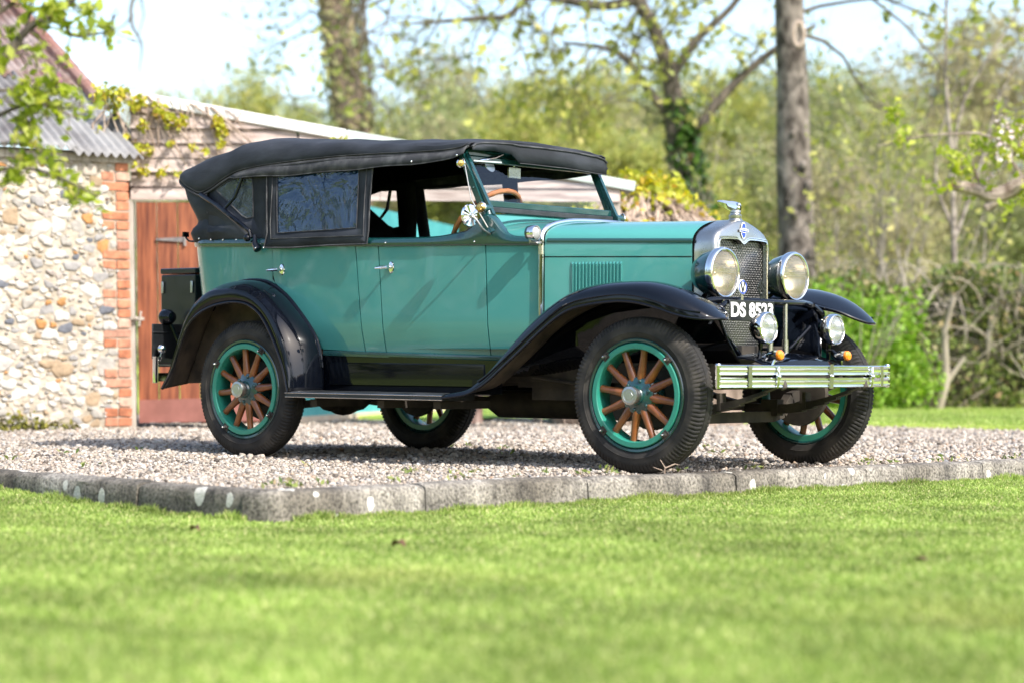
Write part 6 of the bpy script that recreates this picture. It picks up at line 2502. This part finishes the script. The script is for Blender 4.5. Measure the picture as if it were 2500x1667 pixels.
pts = leaf_pts([t for t in tips if rng.random() < .5 and t[0][0] < .34], 1, .012, rg)
V, F = leaf_cloud(pts, .034, rg, 1.75, fold=.35)
build_np('leaves', V, F, LEAF['magnolia'], T)
mb = MB()
mb.lathe((.165, -4.505, 1.50), (.06, 0, 1), [(.001, -.004), (.008, .002), (.0135, .016), (.014, .03), (.010, .048), (.001, .066)], 12)
build(mb, 'flower_bud', pm('magnolia_bud', (.26, .05, .16), (.42, .14, .28), scale=30, rough=.5), T)

# ---- hedge, bright shrub
HA = Vector((-11.6, 10.9, 0))
HB = Vector((-1.2, 19.66, 0))
hd = (HB - HA).normalized()
hn = Vector((hd.y, -hd.x, 0))
rng, rg = random.Random(91), np.random.default_rng(91)
T = empty('hedge', (HA + HB) / 2, 'tangled trimmed hedge of twigs and mixed leaves along the far edge of the lawn', 'hedge')
n = 105000
s = rg.uniform(0, (HB - HA).length, n)
zt = 1.62 + .10 * np.sin(s * 2.1) + .08 * np.sin(s * 5.3 + 1)
z = zt * rg.random(n) ** .8
d = rg.uniform(-.5, .5, n) * (1 - .25 * (z / 1.7)) + .14 * np.sin(s * 3.1 + z * 4) + .08 * np.sin(s * 7.7 + z * 9)
clump = np.sin(s * 3.7 + 2 * np.sin(z * 3.1)) * np.sin(z * 5.2 + s * 1.9)
keep = rg.random(n) < np.clip(.55 + .55 * clump, .1, 1) * np.clip(1.3 - .65 * z / 1.6, .3, 1)
P = np.stack([HA.x + hd.x * s + hn.x * d, HA.y + hd.y * s + hn.y * d, z], -1)[keep]
V, F = leaf_cloud(P, .066, rg, 1.3)
build_np('foliage', V, F, LEAF['hedge'], T)
mb = MB()
for k in range(1300):
    s0 = rng.uniform(0, (HB - HA).length)
    q = HA + hd * s0 + hn * rng.uniform(-.3, .4)
    q.z = rng.uniform(-.05, .9) if k < 420 else rng.uniform(.6, 1.35)
    dirv = Vector((rng.gauss(0, .5), rng.gauss(0, .5), rng.uniform(.2, 1)))
    pts = [q]
    for j in range(5):
        dirv = (dirv + Vector((rng.gauss(0, .3), rng.gauss(0, .3), rng.gauss(0, .25)))).normalized()
        nq = pts[-1] + dirv * rng.uniform(.12, .28)
        nq.z = min(nq.z, 1.72)
        pts.append(nq)
    r = rng.uniform(.005, .016)
    mb.tube(pts, [r, r, r * .8, r * .6, r * .5, r * .3], 4, caps=False)
# one stout leaning stem near the right
mb.tube([(-6.72, 13.95, -.05), (-6.62, 13.98, .35), (-6.64, 13.97, .9), (-6.55, 14.03, 1.3)], [.05, .045, .035, .025], 7)
mb.tube([(-6.62, 13.98, .33), (-6.45, 14.1, .62)], [.035, .022], 7)
build(mb, 'stems', M['twig'], T, recalc=False)
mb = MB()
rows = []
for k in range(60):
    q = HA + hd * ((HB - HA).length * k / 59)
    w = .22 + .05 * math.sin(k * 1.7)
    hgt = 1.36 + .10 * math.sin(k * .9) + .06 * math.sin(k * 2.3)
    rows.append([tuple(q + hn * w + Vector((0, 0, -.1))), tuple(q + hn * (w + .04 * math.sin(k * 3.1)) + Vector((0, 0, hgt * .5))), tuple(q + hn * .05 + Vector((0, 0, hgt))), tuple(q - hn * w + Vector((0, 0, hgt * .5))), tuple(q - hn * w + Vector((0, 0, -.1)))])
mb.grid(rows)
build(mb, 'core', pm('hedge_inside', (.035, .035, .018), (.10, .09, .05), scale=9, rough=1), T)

T = empty('leafy_shrub', (-6.95, 12.85, 0), 'bright fresh green shrub in front of the hedge, behind the far front wing', 'shrub')
P = []
for k in range(9000):
    v = rg.normal(size=3)
    v /= np.linalg.norm(v)
    r = rg.random() ** .45
    lump = 1 + .22 * math.sin(v[0] * 5 + 1) * math.sin(v[2] * 6) + .12 * math.sin(v[1] * 9)
    P.append((-7.05 + v[0] * .62 * r * lump + v[1] * .1, 12.78 + v[0] * .5 * r * lump + v[1] * .45 * r, max(.02, .55 + v[2] * .85 * r * lump)))
V, F = leaf_cloud(P, .05, rg, 1.5)
build_np('foliage', V, F, LEAF['bright'], T)
mb = MB()
for k in range(40):
    a = rng.uniform(0, 6.28)
    mb.tube([(-7.05, 12.78, -.05), (-7.05 + .2 * math.cos(a), 12.78 + .2 * math.sin(a), .5), (-7.05 + .5 * math.cos(a), 12.78 + .45 * math.sin(a), rng.uniform(.8, 1.3))], [.014, .01, .004], 4, caps=False)
build(mb, 'stems', M['twig'], T, recalc=False)

# ---- creeper on the shed
rng, rg = random.Random(101), np.random.default_rng(101)
T = empty('creeper', sp(.8, .06, 2.4), 'yellow-green creeper with pale hanging stems over the left end of the shed', 'climbing plant')
cl_ = [(-.18, 2.62, .085, 80), (-.065, 2.65, .07, 60), (-.10, 2.54, .07, 40), (.05, 2.555, .05, 36), (.114, 2.585, .04, 28), (.245, 2.52, .05, 40), (.31, 2.457, .06, 56), (.41, 2.42, .06, 46), (.114, 2.39, .04, 22), (.08, 2.21, .05, 30), (.163, 2.20, .04, 22), (.72, 2.42, .05, 44), (.75, 2.34, .05, 34), (.735, 2.245, .035, 16), (.52, 2.21, .035, 14), (.62, 2.19, .03, 10), (.33, 2.245, .03, 14), (-.21, 2.065, .045, 28), (-.16, 2.03, .035, 20), (.114, 2.03, .05, 26), (.26, 2.016, .04, 16), (.375, 2.016, .03, 12), (-.245, 2.34, .035, 16), (-.2, 2.245, .03, 10), (.0, 2.30, .03, 12), (1.65, 2.25, .04, 26), (1.71, 2.27, .04, 26), (1.94, 2.22, .03, 10), (-.26, 1.88, .03, 8)]
P = []
for u, z, r, k in cl_:
    for _ in range(int(k * 1.25)):
        P.append(sp(u + rg.normal(0, r * .5), .07 + abs(rg.normal(0, .05)), z + rg.normal(0, r * .5)))
V, F = leaf_cloud(P, .038, rg, 1.35)
build_np('leaves', V, F, LEAF['creeper'], T)
mb = MB()
for k in range(40):
    u = rng.choice([rng.uniform(-.32, .1), rng.uniform(-.3, .85), rng.uniform(0, 1.0)])
    z = min(2.68, zbar(max(0, u)) + .06)
    pts = [sp(u, .07, z)]
    du = rng.gauss(.03, .05)
    n = rng.randint(3, 8)
    for j in range(n):
        u += du + rng.gauss(0, .018)
        z -= rng.uniform(.05, .12)
        if z < 1.6:
            break
        pts.append(sp(u, .07 + rng.uniform(0, .04), z))
    if len(pts) > 2:
        r = rng.choice([.003, .004, .008])
        mb.tube(pts, [r * (1 - .5 * i / len(pts)) for i in range(len(pts))], 4, caps=False)
mb.tube([sp(-.16, .08, 2.55), sp(-.28, .10, 2.40), sp(-.27, .11, 2.15), sp(-.25, .10, 1.75)], .009, 5)
mb.tube([sp(-.1, .08, 2.55), sp(-.03, .10, 2.36), sp(-.05, .11, 2.1), sp(-.09, .10, 1.92)], .010, 5)
build(mb, 'stems', M['stem_pale'], T, recalc=False)

# ---- heap of dry creeper at the low end of the shed
rng, rg = random.Random(111), np.random.default_rng(111)
VC = Vector((-5.57, 6.78, 0))
va = Vector((.769, .639, 0))
vb = Vector((-.639, .769, 0))
T = empty('dry_creeper_heap', VC, 'heap of dry tangled creeper stems topped with yellow leaves, beyond the bonnet', 'climbing plant')
mb = MB()
def dome(a, t):
    rx, ry, rz = .92, .7, 2.0
    return VC + va * (rx * math.cos(a) * math.sin(t)) + vb * (ry * math.sin(a) * math.sin(t)) + Vector((0, 0, rz * max(0, math.cos(t)) ** .55))
rows = []
for i in range(15):
    t = math.pi / 2 * i / 14
    rows.append([VC + (dome(a, t) - VC) * (.93 + .03 * math.sin(a * 5 + i)) for a in [2 * math.pi * k / 40 for k in range(40)]])
mb.grid(rows, closed=True)
build(mb, 'core', pm('creeper_litter', (.12, .085, .06), (.32, .24, .185), scale=8, rough=1, stretch=(1, 1, .5), bump=.03, bscale=14), T)
mb = MB()
for k in range(520):
    a = rng.uniform(0, 6.283)
    t = rng.uniform(0, .9)
    pts = []
    for j in range(8):
        p = dome(a, t)
        o = (p - VC).normalized()
        pts.append(p + o * rng.uniform(-.02, .06))
        a += rng.gauss(.03, .06)
        t = min(math.pi / 2, t + rng.uniform(.03, .16))
    r = rng.uniform(.006, .015)
    mb.tube(pts, [r] * 6 + [r * .7, r * .4], 4, caps=False)
build(mb, 'stems', M['stem_pale'], T, recalc=False)
P = []
for k in range(1250):
    a = rng.uniform(0, 6.283)
    t = abs(rng.gauss(0, .42)) if rng.random() < .85 else rng.uniform(0, 1.4)
    p = dome(a, min(t, 1.5))
    P.append(tuple(p + (p - VC).normalized() * rng.uniform(0, .12) + Vector((rng.gauss(0, .04), rng.gauss(0, .04), rng.gauss(.03, .05)))))
V, F = leaf_cloud(P, .06, rg, 1.2)
build_np('leaves', V, F, LEAF['creeper'], T)

# ---- distant wood closing the horizon all round
rg = np.random.default_rng(121)
P = []
for k in range(44000):
    a = rg.uniform(0, 2 * np.pi)
    r = rg.uniform(95, 135)
    x, y = CAM.x + r * math.cos(a), CAM.y + r * math.sin(a)
    top = 5.2 + 1.6 * math.sin(a * 9) + 1.0 * math.sin(a * 23 + 1) + .8 * math.sin(a * 61)
    if abs((math.degrees(a) - 129.7 + 180) % 360 - 180) > 15:
        top *= 1.9
    P.append((x, y, rg.random() ** .8 * top))
V, F = leaf_cloud(P, .85, rg, 1.2)
tag(build_np('distant_wood', V, F, LEAF['olive']), kind='stuff')

# ---- small weeds along the gravel edge
rg = np.random.default_rng(141)
P = []
for k in range(46):
    if k < 26:
        y = rg.uniform(-3.0, 2.5)
        x = float(k_x(y)) - abs(rg.normal(0, .12)) - .03
    else:
        x, y = rg.uniform(-4, 0), rg.uniform(-2.4, 2.5)
        if y < float(k_y(x)) + .05:
            continue
    for _ in range(int(rg.integers(3, 11))):
        P.append((x + rg.normal(0, .022), y + rg.normal(0, .03), .008 + abs(rg.normal(0, .010))))
V, F = leaf_cloud(P, .016, rg, 2.2)
tag(build_np('weeds', V, F, LEAF['hedge']), kind='stuff')

# ---- a few dead leaves on the lawn, a dry twig by the front tyre
M['dead_leaf'] = pm('dead_leaf', (.07, .035, .02), (.16, .08, .04), scale=30, rough=.8)
for (x, y, sz, lab) in ((.30, -3.95, .05, 'curled dark brown leaf lying alone on the lawn near the left kerb'), (1.38, -4.0, .065, 'larger curled brown leaf on the lawn below the kerb corner'), (3.05, -3.35, .05, 'small reddish leaf on the middle of the lawn')):
    mb = MB()
    rows = []
    for i in range(7):
        u = i / 6
        w_ = sz * .32 * math.sin(math.pi * min(.98, u + .02)) + .001
        rows.append([(x + sz * (u - .5), y + w_ * v_, LAWN_Z + .018 + abs(v_) * w_ * .7 + .012 * math.sin(u * 3)) for v_ in (-1, -.4, 0, .4, 1)])
    mb.grid(rows)
    tag(build(mb, 'fallen_leaf', M['dead_leaf'], solid=.001), lab, 'leaf', 'dead leaves on the lawn')
mb = MB()
mb.tube([(.20, -.83, .0), (.21, -.84, .035), (.19, -.85, .07)], [.004, .003, .0015], 6)
mb.tube([(.21, -.84, .03), (.24, -.80, .05), (.26, -.79, .045)], [.003, .0025, .001], 6)
mb.tube([(.20, -.83, .015), (.17, -.88, .035)], [.003, .001], 6)
tag(build(mb, 'dry_twig', M['stem_pale']), 'small dry forked twig on the gravel against the near front tyre', 'twig')

# ---- belt of garden trees on the photographer's side (they show as reflections in the bodywork)
rg = np.random.default_rng(131)
P = []
TR_ = MB()
for k, (az, d, h, rad) in enumerate([(-168, 27, 8.0, 3.2), (-150, 25, 6.5, 2.8), (-133, 28, 9.0, 3.6), (-112, 24, 5.5, 2.6), (-96, 29, 9.5, 3.4), (-78, 25, 7.0, 3.0), (-58, 28, 8.5, 3.4), (-40, 24, 6.0, 2.6), (-24, 30, 8.0, 3.2)]):
    cx, cy = -1.4 + d * math.cos(R(az)), d * math.sin(R(az))
    TR_.tube([(cx, cy, -.3), (cx, cy, h * .6)], [.22, .12], 7)
    for _ in range(1500):
        v = rg.normal(size=3)
        v /= np.linalg.norm(v)
        q = rg.random() ** .4
        P.append((cx + v[0] * rad * q, cy + v[1] * rad * q, max(.2, h * .55 + v[2] * h * .46 * q)))
V, F = leaf_cloud(P, .38, rg, 1.2)
tb = build_np('tree_belt', V, F, LEAF['hedge'])
tag(tb, kind='stuff')
tag(build(TR_, 'tree_belt_trunks', M['bark_dark'], tb), kind='stuff')
